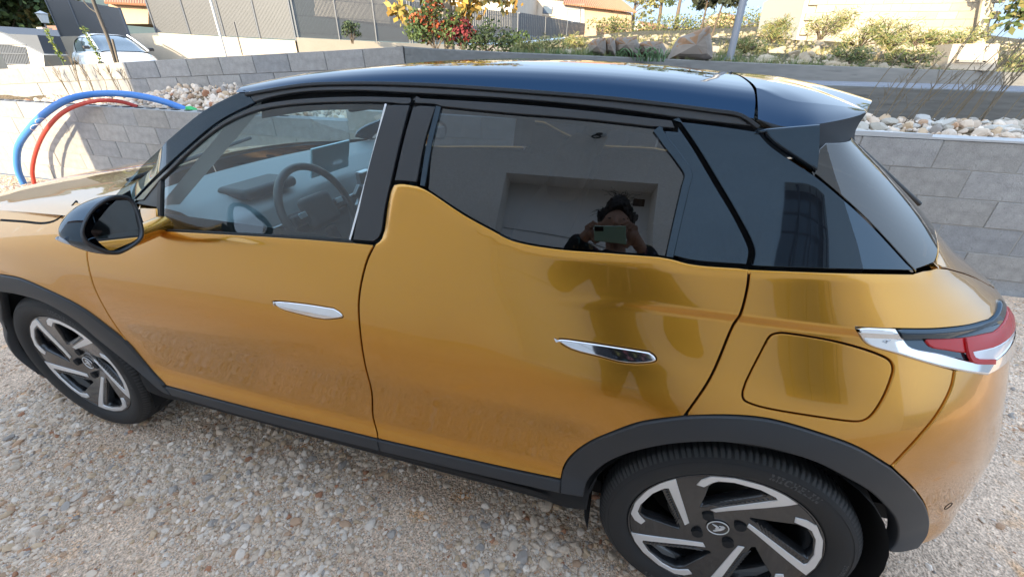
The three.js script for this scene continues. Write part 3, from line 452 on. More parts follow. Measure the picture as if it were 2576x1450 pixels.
// ---- wheels
const font = await new FontLoader().loadAsync('fonts/droid/droid_sans_bold.typeface.json');
{
  const D2R = Math.PI / 180, pr = (r, a) => [r * Math.cos(a * D2R), r * Math.sin(a * D2R)];
  const face = (X, Y) => { const r = Math.hypot(X, Y); return V3(X, Y, -.034 * Math.pow(Math.max(0, 1 - r / .235), 1.3)); };
  const openings = [], hooks = [], ribs = [];
  for (let k = 0; k < 5; k++) { const t = -13 + 72 * k;
    openings.push([pr(.227, t + 12), pr(.231, t + 22), pr(.230, t + 36), pr(.223, t + 47), pr(.203, t + 52), pr(.155, t + 58), pr(.108, t + 72), pr(.100, t + 66)]);
    hooks.push([pr(.081, t + 49), pr(.2475, t - 1.5), pr(.2485, t + 8), pr(.2485, t + 20), pr(.2475, t + 36), pr(.245, t + 49), pr(.232, t + 55), pr(.214, t + 59), pr(.204, t + 55), pr(.222, t + 49), pr(.231, t + 45), pr(.2335, t + 36), pr(.233, t + 20), pr(.230, t + 9.5), pr(.224, t + 6.8), pr(.090, t + 56)]);
    for (let i = 0; i < 13; i++) { const f = i / 12, La = pr(.112, t + 42), Lb = pr(.218, t + 9.5), a = [lerp(La[0], Lb[0], f), lerp(La[1], Lb[1], f)], Ma = pr(.112, t + 58), Mb = pr(.222, t + 13), b = [lerp(Ma[0], Mb[0], f), lerp(Ma[1], Mb[1], f)]; const A = face(...a), B = face(...b); A.z += .001; B.z -= .003; ribs.push(bar(A, B, .0026, .0022, 5)); } }
  const faceG = (() => { const out = []; for (let a = 0; a < 360; a += 3) out.push(pr(.244, a)); const s = panel(out, { S: face, gap: 0, depth: .03, cell: .012, holes: openings, roll: .003 }); return s; })();
  const hookG = hooks.map(h => panel(h, { S: face, gap: 0, off: .003, depth: .006, cell: .02, roll: .0012 }));
  const barrel = new THREE.LatheGeometry([[.19, -.17], [.2, -.16], [.205, -.05], [.222, -.03], [.238, -.02], [.246, -.004], [.250, .003], [.254, .002], [.254, -.01]].map(p => new THREE.Vector2(...p)), 72).rotateX(Math.PI / 2);
  const prof = [[.252, -.004], [.262, .008], [.280, .0155], [.300, .0165], [.315, .0130], [.324, .006], [.3315, -.006], [.3335, -.014], [.335, -.03], [.335, -.10], [.3345, -.18], [.326, -.20], [.30, -.212], [.25, -.205]];
  const tyreG = new THREE.LatheGeometry(prof.map(p => new THREE.Vector2(...p)), 96).rotateX(Math.PI / 2);
  const lines = new THREE.LatheGeometry([[.3105, .0142], [.3118, .0155], [.3131, .0139]].map(p => new THREE.Vector2(...p)), 96).rotateX(Math.PI / 2);
  // tread blocks: shoulder lugs with sipes and two inner ribs
  const tread = []; const N = 66;
  for (let i = 0; i < N; i++) { const a = i / N * 360, w = 360 / N;
    const lug = (z0, z1, a0, a1, r1, sk) => { const s = sheet((u, v) => { const an = (lerp(a0, a1, u) + sk * v) * D2R, z = lerp(z0, z1, v), r = r1 - (u < .04 || u > .96 ? .005 : 0); return V3(r * Math.cos(an), r * Math.sin(an), z); }, 0, 1, 0, 1, 4, 2); tread.push(s); };
    const sh = (off, len) => { const s = sheet((u, v) => { const an = (a + off + lerp(0, len, u)) * D2R; const pz = [[.3225, .0075], [.3325, -.003], [.3385, -.012], [.3395, -.024], [.3395, -.052]], k = Math.max(0, Math.min(3, Math.floor(v * 4))), f = v * 4 - k; let r = lerp(pz[k][0], pz[k + 1][0], f); if (u < .05 || u > .95) r -= .006 * Math.min(1, v * 3); return V3(r * Math.cos(an), r * Math.sin(an), lerp(pz[k][1], pz[k + 1][1], f)); }, 0, 1, 0, 1, 4, 8); tread.push(s); };
    sh(w * .04, w * .40); sh(w * .50, w * .40);
    lug(-.058, -.10, a, a + w * .42, .3395, 3); lug(-.058, -.10, a + w * .5, a + w * .92, .3395, 3); lug(-.106, -.15, a, a + w * .9, .3392, -3); lug(-.156, -.195, a, a + w * .85, .337, -2); }
  const treadG = mergeGeometries(tread.map(g => g.toNonIndexed()));
  const letters = []; { const txt = (s, size, r, a0, dir, h) => { let ang = a0; for (const ch of s) { if (ch === ' ') { ang -= size * .4 / r / D2R; continue; } const g = new TextGeometry(ch, { font, size, depth: .0012, curveSegments: 3 }); g.computeBoundingBox(); const bw = g.boundingBox.max.x + size * .12; const da = bw / r / D2R; const th = (ang - da / 2) * D2R; g.translate(-bw / 2, -size / 2, 0); const p = g.attributes.position; for (let i = 0; i < p.count; i++) { const X = p.getX(i), Y = p.getY(i), rr2 = r + Y, t2 = th - X / r; p.setXYZ(i, rr2 * Math.cos(t2), rr2 * Math.sin(t2), p.getZ(i) + h - Math.max(0, rr2 - .300) * .25); } g.computeVertexNormals(); letters.push(g); ang -= da; } };
    txt('MICHELIN', .019, .300, 82, 1, .0158); txt('MICHELIN', .019, .300, -98, 1, .0158); txt('215/55 R18', .010, .300, 8, 1, .0160); }
  const ring = new THREE.TorusGeometry(.0285, .0016, 8, 40);
  const sh = (pts, d = .002) => new THREE.ExtrudeGeometry(new THREE.Shape(pts.map(p => new THREE.Vector2(...p))), { depth: d, bevelEnabled: true, bevelSize: .0005, bevelThickness: .0005, bevelSegments: 1 });
  const emb = [sh([[-.018, .012], [-.006, .009], [.002, .003], [-.002, -.004], [-.006, -.006], [-.0035, .0015], [-.009, .0055]]), sh([[.016, .004], [.010, -.006], [-.004, -.016], [-.009, -.016], [.002, -.004], [.008, .004]]), sh([[.001, .010], [.012, .013], [.017, .009], [.009, .007]])];
  function wheel(x, turn, nm) {
    const w = new THREE.Group(); w.name = 'wheel'; w.position.set(x, .338, .862); car.add(w);
    mesh('tyre', [tyreG.clone(), lines.clone()], mRubber, w); mesh('tread', treadG, mRubber2, w); mesh('tyre_lettering', letters.map(g => g.clone()), M([.055, .055, .056], .6), w);
    const sp = new THREE.Group(); sp.name = 'alloy_rim'; w.add(sp); sp.rotation.z = turn;
    mesh('rim_face', faceG, mRimD, sp); mesh('rim_barrel', barrel, mRimD, sp); for (const h of hookG) mesh('machined_edge', h, mRimS, sp); mesh('ribs', ribs.map(g => g.clone()), mRimD, sp);
    for (let i = 0; i < 4; i++) { const a = (38 + 90 * i) * D2R; mesh('bolt_recess', new THREE.CylinderGeometry(.0155, .0155, .012, 18).rotateX(Math.PI / 2).translate(.062 * Math.cos(a), .062 * Math.sin(a), -.0215), mDark, sp); }
    mesh('centre_cap', new THREE.CylinderGeometry(.031, .031, .01, 32).rotateX(Math.PI / 2).translate(0, 0, -.031), mRimD, sp);
    mesh('cap_emblem', [ring.clone().translate(0, 0, -.0255), ...emb.map(g => g.clone().translate(0, 0, -.026))], mRimS, sp);
    mesh('brake_disc', new THREE.CylinderGeometry(.135, .135, .022, 40).rotateX(Math.PI / 2).translate(0, 0, -.10), M([.22, .21, .2], .45, { metalness: .8 }), w);
    mesh('axle_shroud', new THREE.CylinderGeometry(.19, .19, .02, 32).rotateX(Math.PI / 2).translate(0, 0, -.165), mDark, w);
    return w;
  }
  const a = wheel(0, 0), b = wheel(-2.558, 1.0);
  for (const s of [a, b]) { const c = s.clone(); c.rotation.y = Math.PI; c.position.z *= -1; car.add(c); }
}
// ------------------------------------------------------------------ surfaces shared by the setting
const concTex = tex(512, (u, v) => { const n = fbm(u * 12, v * 12, 4, 12), f = noise(u * 128, v * 128, 128), p = noise(u * 60, v * 60, 60); const k = .64 + .10 * (n - .5) + .06 * (f - .5) - (p > .90 ? .05 : 0); return [k * .985, k * .98, k * .975]; });
const concBump = tex(512, (u, v) => .5 + .35 * (noise(u * 128, v * 128, 128) - .5) + .4 * (fbm(u * 32, v * 32, 3, 32) - .5), false);
const rendTex = tex(512, (u, v) => { const n = fbm(u * 6, v * 6, 4, 6), f = noise(u * 200, v * 200, 200); const k = 1 + .07 * (n - .5) + .05 * (f - .5); return [k * .935, k * .93, k * .92]; });
const rendBump = tex(256, (u, v) => noise(u * 100, v * 100, 100) * .6 + .4 * noise(u * 50, v * 50, 50), false);
const T = (t, r) => { const c = t.clone(); c.repeat.set(r, r); c.needsUpdate = true; return c; };
const mRender = M([1, .99, .97], .93, { map: T(rendTex, .5), bumpMap: T(rendBump, .8), bumpScale: .004 });
// boxes with uv in metres
function mbox(w, h, d, x, y, z) { const g = new THREE.BoxGeometry(w, h, d); const p = g.attributes.position, n = g.attributes.normal, uv = g.attributes.uv; g.translate(x, y, z); for (let i = 0; i < p.count; i++) { const ax = Math.abs(n.getX(i)), ay = Math.abs(n.getY(i)); if (ax > .5) uv.setXY(i, p.getZ(i), p.getY(i)); else if (ay > .5) uv.setXY(i, p.getX(i), p.getZ(i)); else uv.setXY(i, p.getX(i), p.getY(i)); } return g; }
// ------------------------------------------------------------------ the house behind the photographer: shades the yard and is mirrored in the car
{ const h = thing('house', 'white rendered house whose shade covers the gold car', 'house', V3(0, 0, 0));
  const zf = 3.0, x0 = -8.5, x1 = 3.6, H = 4.95, dx0 = -1.30, dx1 = .12, dh = 2.42, wx0 = 1.02, wx1 = 1.92, wy0 = 1.25, wy1 = 2.55;
  const w = (xa, xb, ya, yb, d = .3) => mbox(xb - xa, yb - ya, d, (xa + xb) / 2, (ya + yb) / 2, zf + d / 2);
  mesh('wall', [w(x0, dx0, 0, H), w(dx0, dx1, dh, H), w(dx1, wx0, 0, H), w(wx0, wx1, 0, wy0), w(wx0, wx1, wy1, H), w(wx1, x1, 0, H), mbox(x1 - x0, H, .3, (x0 + x1) / 2, H / 2, 10.8), mbox(.3, H, 7.5, x0 + .15, H / 2, 6.98), mbox(.3, H, 7.5, x1 - .15, H / 2, 6.98)], mRender, h);
  mesh('roof', [mbox(x1 - x0 + .5, .16, 8.5, (x0 + x1) / 2, H + .09, 6.95)], M([.42, .22, .13], .85), h);
  const door = mesh('garage_door', mbox(dx1 - dx0, dh, .05, (dx0 + dx1) / 2, dh / 2, zf + .27), M([.80, .81, .82], .45), h);
  for (let k = 1; k < 5; k++) mesh('panel_joint', mbox(dx1 - dx0 - .02, .008, .006, (dx0 + dx1) / 2, dh - .5 * k, zf + .243), M([.3, .3, .3], .8), door);
  mesh('vent_grille', mbox(.10, .05, .012, dx1 - .10, dh - .08, zf + .24), M([.12, .08, .06], .6), door);
  const win = mesh('window', mbox(wx1 - wx0, wy1 - wy0, .04, (wx0 + wx1) / 2, (wy0 + wy1) / 2, zf + .24), M([.03, .035, .04], .05, { clearcoat: 1 }), h);
  for (let k = 0; k < 4; k++) { const x = lerp(wx0 + .12, wx1 - .12, k / 3); mesh('window_bar', tube([[x, wy0, zf + .05], [x, wy0 + .4, zf + .02], [x + .03, wy0 + .75, zf - .03], [x, wy1, zf + .05]], .012, 12, 6), M([.02, .02, .022], .5), win); }
  for (const y of [wy0 + .3, wy1 - .3]) mesh('window_bar', bar(V3(wx0, y, zf + .03), V3(wx1, y, zf + .03), .011), M([.02, .02, .022], .5), win);
  const lamp = new THREE.Group(); lamp.name = 'wall_lamp'; h.add(lamp);
  mesh('back_plate', new THREE.CylinderGeometry(.07, .07, .03, 20).rotateX(Math.PI / 2).translate(-.45, 3.15, zf - .015), M([.6, .6, .6], .4), lamp); mesh('socket', [tube([[-.45, 3.15, zf - .03], [-.45, 3.12, zf - .12], [-.47, 3.05, zf - .15]], .025, 10, 8), new THREE.TorusGeometry(.04, .012, 8, 16).translate(-.48, 2.99, zf - .15)], M([.03, .03, .03], .5), lamp);
}
// ------------------------------------------------------------------ the photographer, mirrored in the rear door glass
function fieldMesh(sdf, c, half, res) { // continuous skin from a distance field
  const mc = new MarchingCubes(res, new THREE.MeshBasicMaterial(), false, false, 120000); mc.isolation = 0;
  for (let k = 0; k < res; k++) for (let j = 0; j < res; j++) for (let i = 0; i < res; i++) mc.field[i + j * res + k * res * res] = -sdf(c.x + (i - res / 2) / (res / 2) * half, c.y + (j - res / 2) / (res / 2) * half, c.z + (k - res / 2) / (res / 2) * half);
  mc.update(); const n = mc.count, g = new THREE.BufferGeometry(); const p = mc.positionArray.slice(0, n * 3), nn = mc.normalArray.slice(0, n * 3), uv = new Float32Array(n * 2);
  for (let i = 0; i < n; i++) { for (let a = 0; a < 3; a++) { p[i * 3 + a] = p[i * 3 + a] * half + c.getComponent(a); } uv[i * 2] = p[i * 3]; uv[i * 2 + 1] = p[i * 3 + 1]; }
  g.setAttribute('position', new THREE.BufferAttribute(p, 3)); g.setAttribute('normal', new THREE.BufferAttribute(nn, 3)); g.setAttribute('uv', new THREE.BufferAttribute(uv, 2)); g.computeVertexNormals(); const m = mergeVertices(new THREE.BufferGeometry().setAttribute('position', g.attributes.position), 1e-5); m.computeVertexNormals(); const q = m.attributes.position, u2 = new Float32Array(q.count * 2); for (let i = 0; i < q.count; i++) { u2[2 * i] = q.getX(i) + q.getZ(i) * .7; u2[2 * i + 1] = q.getY(i); } m.setAttribute('uv', new THREE.BufferAttribute(u2, 2)); return m;
}
const capD = (x, y, z, a, b, ra, rb) => { const ax = b.x - a.x, ay = b.y - a.y, az = b.z - a.z, t = Math.max(0, Math.min(1, ((x - a.x) * ax + (y - a.y) * ay + (z - a.z) * az) / (ax * ax + ay * ay + az * az))); return Math.hypot(x - a.x - t * ax, y - a.y - t * ay, z - a.z - t * az) - lerp(ra, rb, t); };
const smin = (a, b, k) => { const h = Math.max(0, Math.min(1, .5 + .5 * (b - a) / k)); return lerp(b, a, h) - k * h * (1 - h); };
const bones = L => (x, y, z) => { let d = 9; for (const [a, b, ra, rb, k = .03] of L) d = smin(d, capD(x, y, z, a, b, ra, rb), k); return d; };
{
  const R = V3(1, 0, 0).transformDirection(RM), U = V3(0, 1, 0).transformDirection(RM), F = V3(0, 0, -1).transformDirection(RM);
  const loc = (r, u, f) => CAM.clone().addScaledVector(R, r).addScaledVector(U, u).addScaledVector(F, f);
  const ph = thing('phone', 'mint green phone held sideways in both hands, mirrored in the tinted glass', 'phone', loc(.055, -.024, -.012)); ph.quaternion.setFromRotationMatrix(RM);
  mesh('phone_body', rbox(.160, .074, .009, .004, 0, 0, 0), M([.30, .48, .38], .2, { clearcoat: 1 }), ph); mesh('screen', box(.15, .066, .001, 0, 0, .0052), M([.02, .02, .02], .1), ph);
  mesh('camera_island', rbox(.044, .024, .003, .0012, -.052, .022, -.0055), M([.01, .01, .012], .15), ph);
  const per = thing('person', 'person with hair up and black patterned top photographing the car, mirrored in glass', 'person', V3(0, 0, 0));
  const sk = M([.34, .19, .13], .6), J = { pel: V3(-0.2, 1.000, 2.190), che: V3(-0.25, 1.350, 2.150), nkb: V3(-0.27, 1.505, 2.110), nk: V3(-0.275, 1.580, 2.080), hd: V3(-0.285, 1.670, 2.040), sL: V3(-0.43, 1.460, 2.070), sR: V3(-0.09, 1.460, 2.150), eL: V3(-0.6, 1.270, 1.930), eR: V3(0.08, 1.260, 1.970), wL: loc(-.115, -.075, -.075), wR: loc(.20, -.085, -.085), hipL: V3(-0.29, 0.980, 2.180), hipR: V3(-0.11, 0.980, 2.210), kL: V3(-0.31, 0.530, 2.180), kR: V3(-0.09, 0.530, 2.230), aL: V3(-0.32, 0.090, 2.220), aR: V3(-0.07, 0.090, 2.280) };
  const face = [[V3(-0.285, 1.700, 2.050), V3(-0.285, 1.680, 2.040), .088, .086, .03], [V3(-0.29, 1.650, 2.015), V3(-0.29, 1.605, 1.995), .066, .040, .04], [V3(-0.295, 1.685, 1.955), V3(-0.296, 1.645, 1.935), .011, .016, .02], [V3(-0.325, 1.615, 1.955), V3(-0.262, 1.615, 1.960), .012, .012, .014], [V3(-0.375, 1.670, 2.040), V3(-0.378, 1.645, 2.040), .016, .012, .012], [V3(-0.195, 1.670, 2.060), V3(-0.193, 1.645, 2.060), .016, .012, .012]];
  const hand = (w, r, dir) => { // palm, four fingers over the top edge, thumb below
    const L = []; const p = (a, b, c) => loc(a, b, c); L.push([w, p(r + dir * .012, -.032, -.045), .026, .030, .02]);
    const roots = [[.000, .006, -.040], [.010, .000, -.046], [.020, -.008, -.050], [.028, -.018, -.052]];
    roots.forEach(([a, b, c], i) => { const base = p(r + dir * a, -.012 + b, c), mid = p(r + dir * (a - .012 + i * .004), .028 - i * .009, -.030 - i * .004), tipp = p(r + dir * (a - .034 + i * .006), .021 - i * .010, -.016 - i * .004); L.push([base, mid, .0098, .0085, .006], [mid, tipp, .0085, .0070, .004]); });
    const tb = p(r + dir * .008, -.050, -.040), tm = p(r - dir * .018, -.066, -.028), tt = p(r - dir * .038, -.060, -.018); L.push([tb, tm, .0125, .0105, .008], [tm, tt, .0105, .0085, .004]); return L; };
  const hl = hand(J.wL, -.045, -1), hrr = hand(J.wR, .150, 1);
  const limbs = [[J.pel, J.che, .13, .125, .06], [J.che, J.nkb, .12, .07, .06], [J.nkb, J.nk, .052, .050, .03], [J.nk, V3(-0.28, 1.630, 2.050), .05, .06, .03], [J.sL, J.eL, .052, .042, .04], [J.eL, J.wL, .042, .028, .03], [J.sR, J.eR, .052, .042, .04], [J.eR, J.wR, .042, .028, .03], [J.che, J.sL, .09, .06, .05], [J.che, J.sR, .09, .06, .05], [J.hipL, J.kL, .085, .058, .05], [J.hipR, J.kR, .085, .058, .05], [J.kL, J.aL, .056, .038, .03], [J.kR, J.aR, .056, .038, .03], [J.aL, V3(-.33, .04, 2.10), .04, .035, .03], [J.aR, V3(-.06, .04, 2.16), .04, .035, .03]];
  const gB = fieldMesh(bones([...limbs, ...face.slice(0, 2)]), V3(-.25, .93, 2.05), 1.0, 104);
  const gH = fieldMesh(bones([...face, [J.nkb, J.nk, .052, .05, .03]]), V3(-0.285, 1.660, 2.030), .16, 64);
  const gL = fieldMesh(bones(hl), loc(-.06, -.03, -.045), .12, 72), gR = fieldMesh(bones(hrr), loc(.165, -.03, -.045), .12, 72);
  const body = mesh('body', [gB, gH, gL, gR], sk, per);
  const eye = s => new THREE.SphereGeometry(.011, 10, 8).scale(1.4, .6, .6).translate(-.29 + s * .034, 1.678, 1.958); mesh('eyes', [eye(-1), eye(1)], M([.02, .012, .01], .3), body);
  // print: rows of outlined letters in bright thread colours on black
  const cv = document.createElement('canvas'); cv.width = cv.height = 512; const cx = cv.getContext('2d'); cx.fillStyle = '#08080b'; cx.fillRect(0, 0, 512, 512); cx.font = 'bold 58px sans-serif'; const gl = 'TE&TDUTCOZTE', cols = ['#8a5a5e', '#566c48', '#79743e', '#3f6064', '#80424a', '#4a566f', '#745c36'];
  for (let r = 0; r < 8; r++) for (let k = 0; k < 8; k++) { cx.fillStyle = cols[(r * 3 + k * 5) % 7]; cx.fillText(gl[(r * 5 + k) % gl.length], k * 64 + (r % 2) * 20 + 4, r * 64 + 54); }
  const ct = new THREE.CanvasTexture(cv); ct.colorSpace = THREE.SRGBColorSpace; ct.wrapS = ct.wrapT = THREE.RepeatWrapping; ct.repeat.set(2.6, 2.6);
  const fat = (l, d) => l.map(([a, b, ra, rb, k]) => [a, b, ra + d, rb + d, k]);
  const slv = (a, b) => a.clone().lerp(b, .88);
  mesh('sweater', fieldMesh(bones([...fat([[J.pel, J.che, .13, .125, .06], [J.che, V3(-0.268, 1.480, 2.120), .12, .085, .06], [J.che, J.sL, .09, .06, .05], [J.che, J.sR, .09, .06, .05], [J.sL, J.eL, .056, .05, .04], [J.sR, J.eR, .056, .05, .04], [J.eL, slv(J.eL, J.wL), .05, .042, .03], [J.eR, slv(J.eR, J.wR), .05, .042, .03]], .016)]), V3(-0.25, 1.290, 2.000), .56, 88), M([1, 1, 1], .9, { map: ct }), body);
  mesh('trousers', fieldMesh(bones(fat([[V3(-.28, .93, 2.23), V3(-.12, .93, 2.25), .11, .11, .05], [J.hipL, J.kL, .085, .06, .03], [J.hipR, J.kR, .085, .06, .03], [J.kL, J.aL, .06, .055, .03], [J.kR, J.aR, .06, .055, .03]], .014)), V3(-.2, .57, 2.2), .60, 62), M([.02, .022, .03], .9), body);
  for (const a of [J.aL, J.aR]) mesh('shoe', rbox(.095, .085, .25, .035, a.x, .045, a.z - .06), M([.05, .05, .05], .7), body);
  // hair swept up in a loose bun, with stray strands
  const hair = [[V3(-0.285, 1.730, 2.080), V3(-0.285, 1.710, 2.050), .085, .090, .03], [V3(-0.285, 1.750, 2.025), V3(-0.285, 1.690, 2.100), .075, .085, .03], [V3(-0.27, 1.795, 2.070), V3(-0.26, 1.810, 2.080), .048, .045, .03], [V3(-0.245, 1.770, 2.050), V3(-0.2, 1.730, 2.050), .04, .03, .02], [V3(-0.205, 1.730, 2.050), V3(-0.195, 1.660, 2.070), .03, .02, .02], [V3(-0.36, 1.730, 2.040), V3(-0.37, 1.690, 2.040), .032, .02, .02]];
  const hm = M([.016, .011, .009], .55); const hs = mesh('hair', fieldMesh((x, y, z) => Math.max(bones(hair)(x, y, z) + .034 * (fbm(x * 75, y * 75 + z * 60, 2) - .5), -(capD(x, y, z, V3(-0.29, 1.675, 1.910), V3(-0.29, 1.600, 1.910), .086, .09))), V3(-0.28, 1.730, 2.050), .17, 60), hm, body);
  const strands = []; for (let i = 0; i < 60; i++) { const a = rr(-1.2, 2.6), s = V3(-.27 + .05 * Math.cos(a), 1.81 + .04 * Math.sin(a), 2.06), e = s.clone().add(V3(rr(-.09, .08), rr(-.02, .055), rr(-.03, .02))); strands.push(tube([s, s.clone().lerp(e, .5).add(V3(0, rr(0, .02), 0)), e], .0009, 5, 3)); } for (let i = 0; i < 14; i++) { const s = V3(-.36, 1.73 + rr(-.02, .02), 2.01), e = s.clone().add(V3(rr(-.09, -.02), rr(-.06, .02), rr(-.02, .02))); strands.push(tube([s, s.clone().lerp(e, .5).add(V3(0, .01, 0)), e], .0009, 5, 3)); } tag(mesh('stray_strands', strands, hm, hs), null, null, null, null);
  for (const s of [-1, 1]) mesh('drawstring', tube([[-.27 + s * .045, 1.50, 1.995], [-.275 + s * .055, 1.41, 1.995], [-.275 + s * .06, 1.33, 2.0]], .005, 8, 6), M([.45, .5, .35], .8), body);
}
// ------------------------------------------------------------------ ground: gravel yard
const gravTex = tex(1024, (u, v) => { const n = fbm(u * 5, v * 5, 4, 5), f = noise(u * 256, v * 256, 256), g = noise(u * 120 + 3, v * 120, 120), st = fbm(u * 9 + 5, v * 9 + 2, 3, 9); let k = .80 + .10 * (n - .5) + .30 * (f - .5) + .16 * (g - .5); const o = st > .67 ? (st - .67) * 1.6 : 0; return [k * (1.05 + .06 * o), k * (.93 - .28 * o), k * (.825 - .6 * o)]; });
const gravBump = tex(1024, (u, v) => .55 * noise(u * 256, v * 256, 256) + .3 * noise(u * 128, v * 128, 128) + .25 * noise(u * 64, v * 64, 64), false);
const mGrav = M([1, .96, .91], .96, { map: T(gravTex, .9), bumpMap: T(gravBump, .9), bumpScale: .008 });
function terrain(name, fx, nx, nz, m, par) { const pos = [], uv = [], id = []; for (let i = 0; i <= nx; i++) for (let j = 0; j <= nz; j++) { const p = fx(i / nx, j / nz); pos.push(p.x, p.y, p.z); uv.push(p.x, p.z); if (i < nx && j < nz) { const a = i * (nz + 1) + j, b = a + nz + 1; id.push(a, a + 1, b, b, a + 1, b + 1); } } const g = new THREE.BufferGeometry(); g.setAttribute('position', new THREE.Float32BufferAttribute(pos, 3)); g.setAttribute('uv', new THREE.Float32BufferAttribute(uv, 2)); g.setIndex(id); g.computeVertexNormals(); return mesh(name, g, m, par); }
const yardH = (x, z) => .022 * (fbm(x * .9 + 7, z * .9 + 3, 3) - .5) - .004;
const yard = tag(terrain('gravel_yard', (u, v) => { const x = lerp(-30, 12, u), z = lerp(-2.06, 3.05, v); return V3(x, yardH(x, z), z); }, 260, 60, mGrav), null, null, null, 'structure');
// loose stones: instanced, crowding where the photograph shows them
function stoneGeo(k, det = 1) { const g = mergeVertices(new THREE.IcosahedronGeometry(1, det).deleteAttribute('uv').deleteAttribute('normal')); const p = g.attributes.position; const pl = []; for (let i = 0; i < 7; i++) { pl.push([V3(rr(-1, 1), rr(-1, 1), rr(-1, 1)).normalize(), rr(.55, .85)]); } for (let i = 0; i < p.count; i++) { const v = V3().fromBufferAttribute(p, i); v.multiplyScalar(rr(.88, 1.1)); for (const [n, d] of pl) { const t = v.dot(n) - d; if (t > 0) v.addScaledVector(n, -t); } p.setXYZ(i, v.x, v.y, v.z); } const f = g.toNonIndexed(); f.computeVertexNormals(); return f; }
const stoneCol = () => { const t = rnd(), k = rr(.85, 1.2); const c = t < .50 ? [.65, .515, .395] : t < .74 ? [.72, .61, .51] : t < .86 ? [.54, .39, .255] : t < .925 ? [.38, .33, .29] : t < .985 ? [.52, .33, .21] : [.42, .20, .11]; return new THREE.Color().setRGB(c[0] * k, c[1] * k, c[2] * k); };
const mStone = M([1, 1, 1], .9);
{
  const lists = [[], [], [], []]; const mt = new THREE.Matrix4(), q = new THREE.Quaternion(), e = new THREE.Euler(); let placed = 0, tries = 0;
  const inView = p => { const s = prj(p); return s[2] > .2 && s[0] > -250 && s[0] < PW + 250 && s[1] > -60 && s[1] < PH + 260; };
  while (placed < 170000 && tries < 1200000) { tries++;
    let x, z; const t = rnd(); if (t < .66) { x = rr(-3.3, .3); z = rr(.45, 2.6); } else if (t < .80) { x = rr(-.2, 3.6); z = rr(-2.0, 2.2); } else { x = rr(-11, -2.2); z = rr(-2.0, 2.2); }
    const p = V3(x, 0, z); if (!inView(p)) continue; const d = p.distanceTo(CAM);
    const cl = fbm(x * 2.1 + 4, z * 2.1 + 9, 3); if (rnd() > sst(.36, .70, cl) + .14) continue;
    const u = rnd(); let r = u < .86 ? rr(.0016, .0036) : u < .967 ? rr(.0036, .007) : u < .996 ? rr(.007, .012) : rr(.0125, .020);
    if (d > 3 && r < .004) r *= 1.7; if (d > 5) r *= 1.5;
    e.set(rr(0, 6.28), rr(0, 6.28), rr(0, 6.28)); q.setFromEuler(e); const k = rr(.55, .9);
    mt.compose(V3(x, yardH(x, z) + r * rr(.05, .42), z), new THREE.Quaternion().setFromEuler(new THREE.Euler(rr(-.35, .35), rr(0, 6.28), rr(-.35, .35))), V3(r * rr(.9, 1.5), r * rr(.5, .85), r * rr(.8, 1.15)));
    lists[(rnd() * 4) | 0].push(mt.clone()); placed++; }
  lists.forEach((L) => { const im = new THREE.InstancedMesh(stoneGeo(0, 1), mStone, L.length); L.forEach((m, i) => { im.setMatrixAt(i, m); im.setColorAt(i, stoneCol()); }); im.name = numbered('gravel'); im.castShadow = im.receiveShadow = true; tag(im, 'pale limestone gravel strewn over the yard', 'gravel', null, 'stuff'); scene.add(im); });
}
// ------------------------------------------------------------------ block walls
const mBlocks = [0, 1, 2, 3].map(i => M([[.84, .83, .82], [.92, .89, .86], [.76, .76, .77], [.88, .84, .79]][i], .94, { map: T(concTex, 1.3 + i * .17), bumpMap: T(concBump, 1.5), bumpScale: .003 }));
const mMortar = M([.30, .285, .26], .95);
const blockGeos = {}; function blockGeo(l, h, d) { const k = [l, h, d].map(x => x.toFixed(3)).join(); if (!blockGeos[k]) { const b = .003, s = new THREE.Shape(); s.moveTo(-l / 2 + b, -h / 2 + b); s.lineTo(l / 2 - b, -h / 2 + b); s.lineTo(l / 2 - b, h / 2 - b); s.lineTo(-l / 2 + b, h / 2 - b); s.closePath(); blockGeos[k] = new THREE.ExtrudeGeometry(s, { depth: d - 2 * b, bevelEnabled: true, bevelSize: b, bevelThickness: b, bevelSegments: 1 }).translate(0, 0, -d / 2); } return blockGeos[k]; }
function blockRun(w, ax, bx, y0, zf, slope, L = .5, h = .2, stag = 0, tiltZ = 0) { // one course from x = ax to bx, front face at zf(x)
  let x = ax - stag; while (x < bx - .02) { let a = Math.max(ax, x), b = Math.min(bx, x + L); if (b - a > .05) { const l = b - a - .007, g = blockGeo(l, h - .0055, .2), o = mesh('block', g, mBlocks[(rnd() * 4) | 0], w); const cx = (a + b) / 2; o.position.set(cx, y0(cx) + h / 2, zf(cx) - .1 + rr(-.003, .003)); o.rotation.set(rr(-.004, .004), tiltZ + rr(-.004, .004), slope + rr(-.003, .003)); } x += L; }
}
{ const w = thing('block_wall', 'low grey concrete block wall standing directly behind the gold car', 'wall', V3(0, 0, 0));
  for (let k = 0; k < 5; k++) blockRun(w, -11, -3.2, () => k * .2 - .005, () => -2.1, 0, .5, .2, (k % 2) * .25 + .12);
  for (let k = -1; k < 5; k++) blockRun(w, -3.2, 5, () => k * .2 + .1, () => -2.1, 0, .5, .2, (k % 2 ? .25 : 0) + .07);
  mesh('mortar_core', [box(7.8, .99, .185, -7.1, .49, -2.2), box(8.2, 1.09, .185, .9, .545, -2.2)], mMortar, w);
  const zc = x => -2.2; mesh('cement_cap', [mbox(4.0, .014, .2, 3.0, 1.108, -2.2), mbox(.9, .03, .05, 1.2, 1.118, -2.13)], M([.46, .45, .44], .9), w);
  for (let i = 0; i < 26; i++) mesh('core_hole', box(rr(.05, .09), .006, .05, -8.8 + i * .19, .996, -2.2), mDark, w);
}
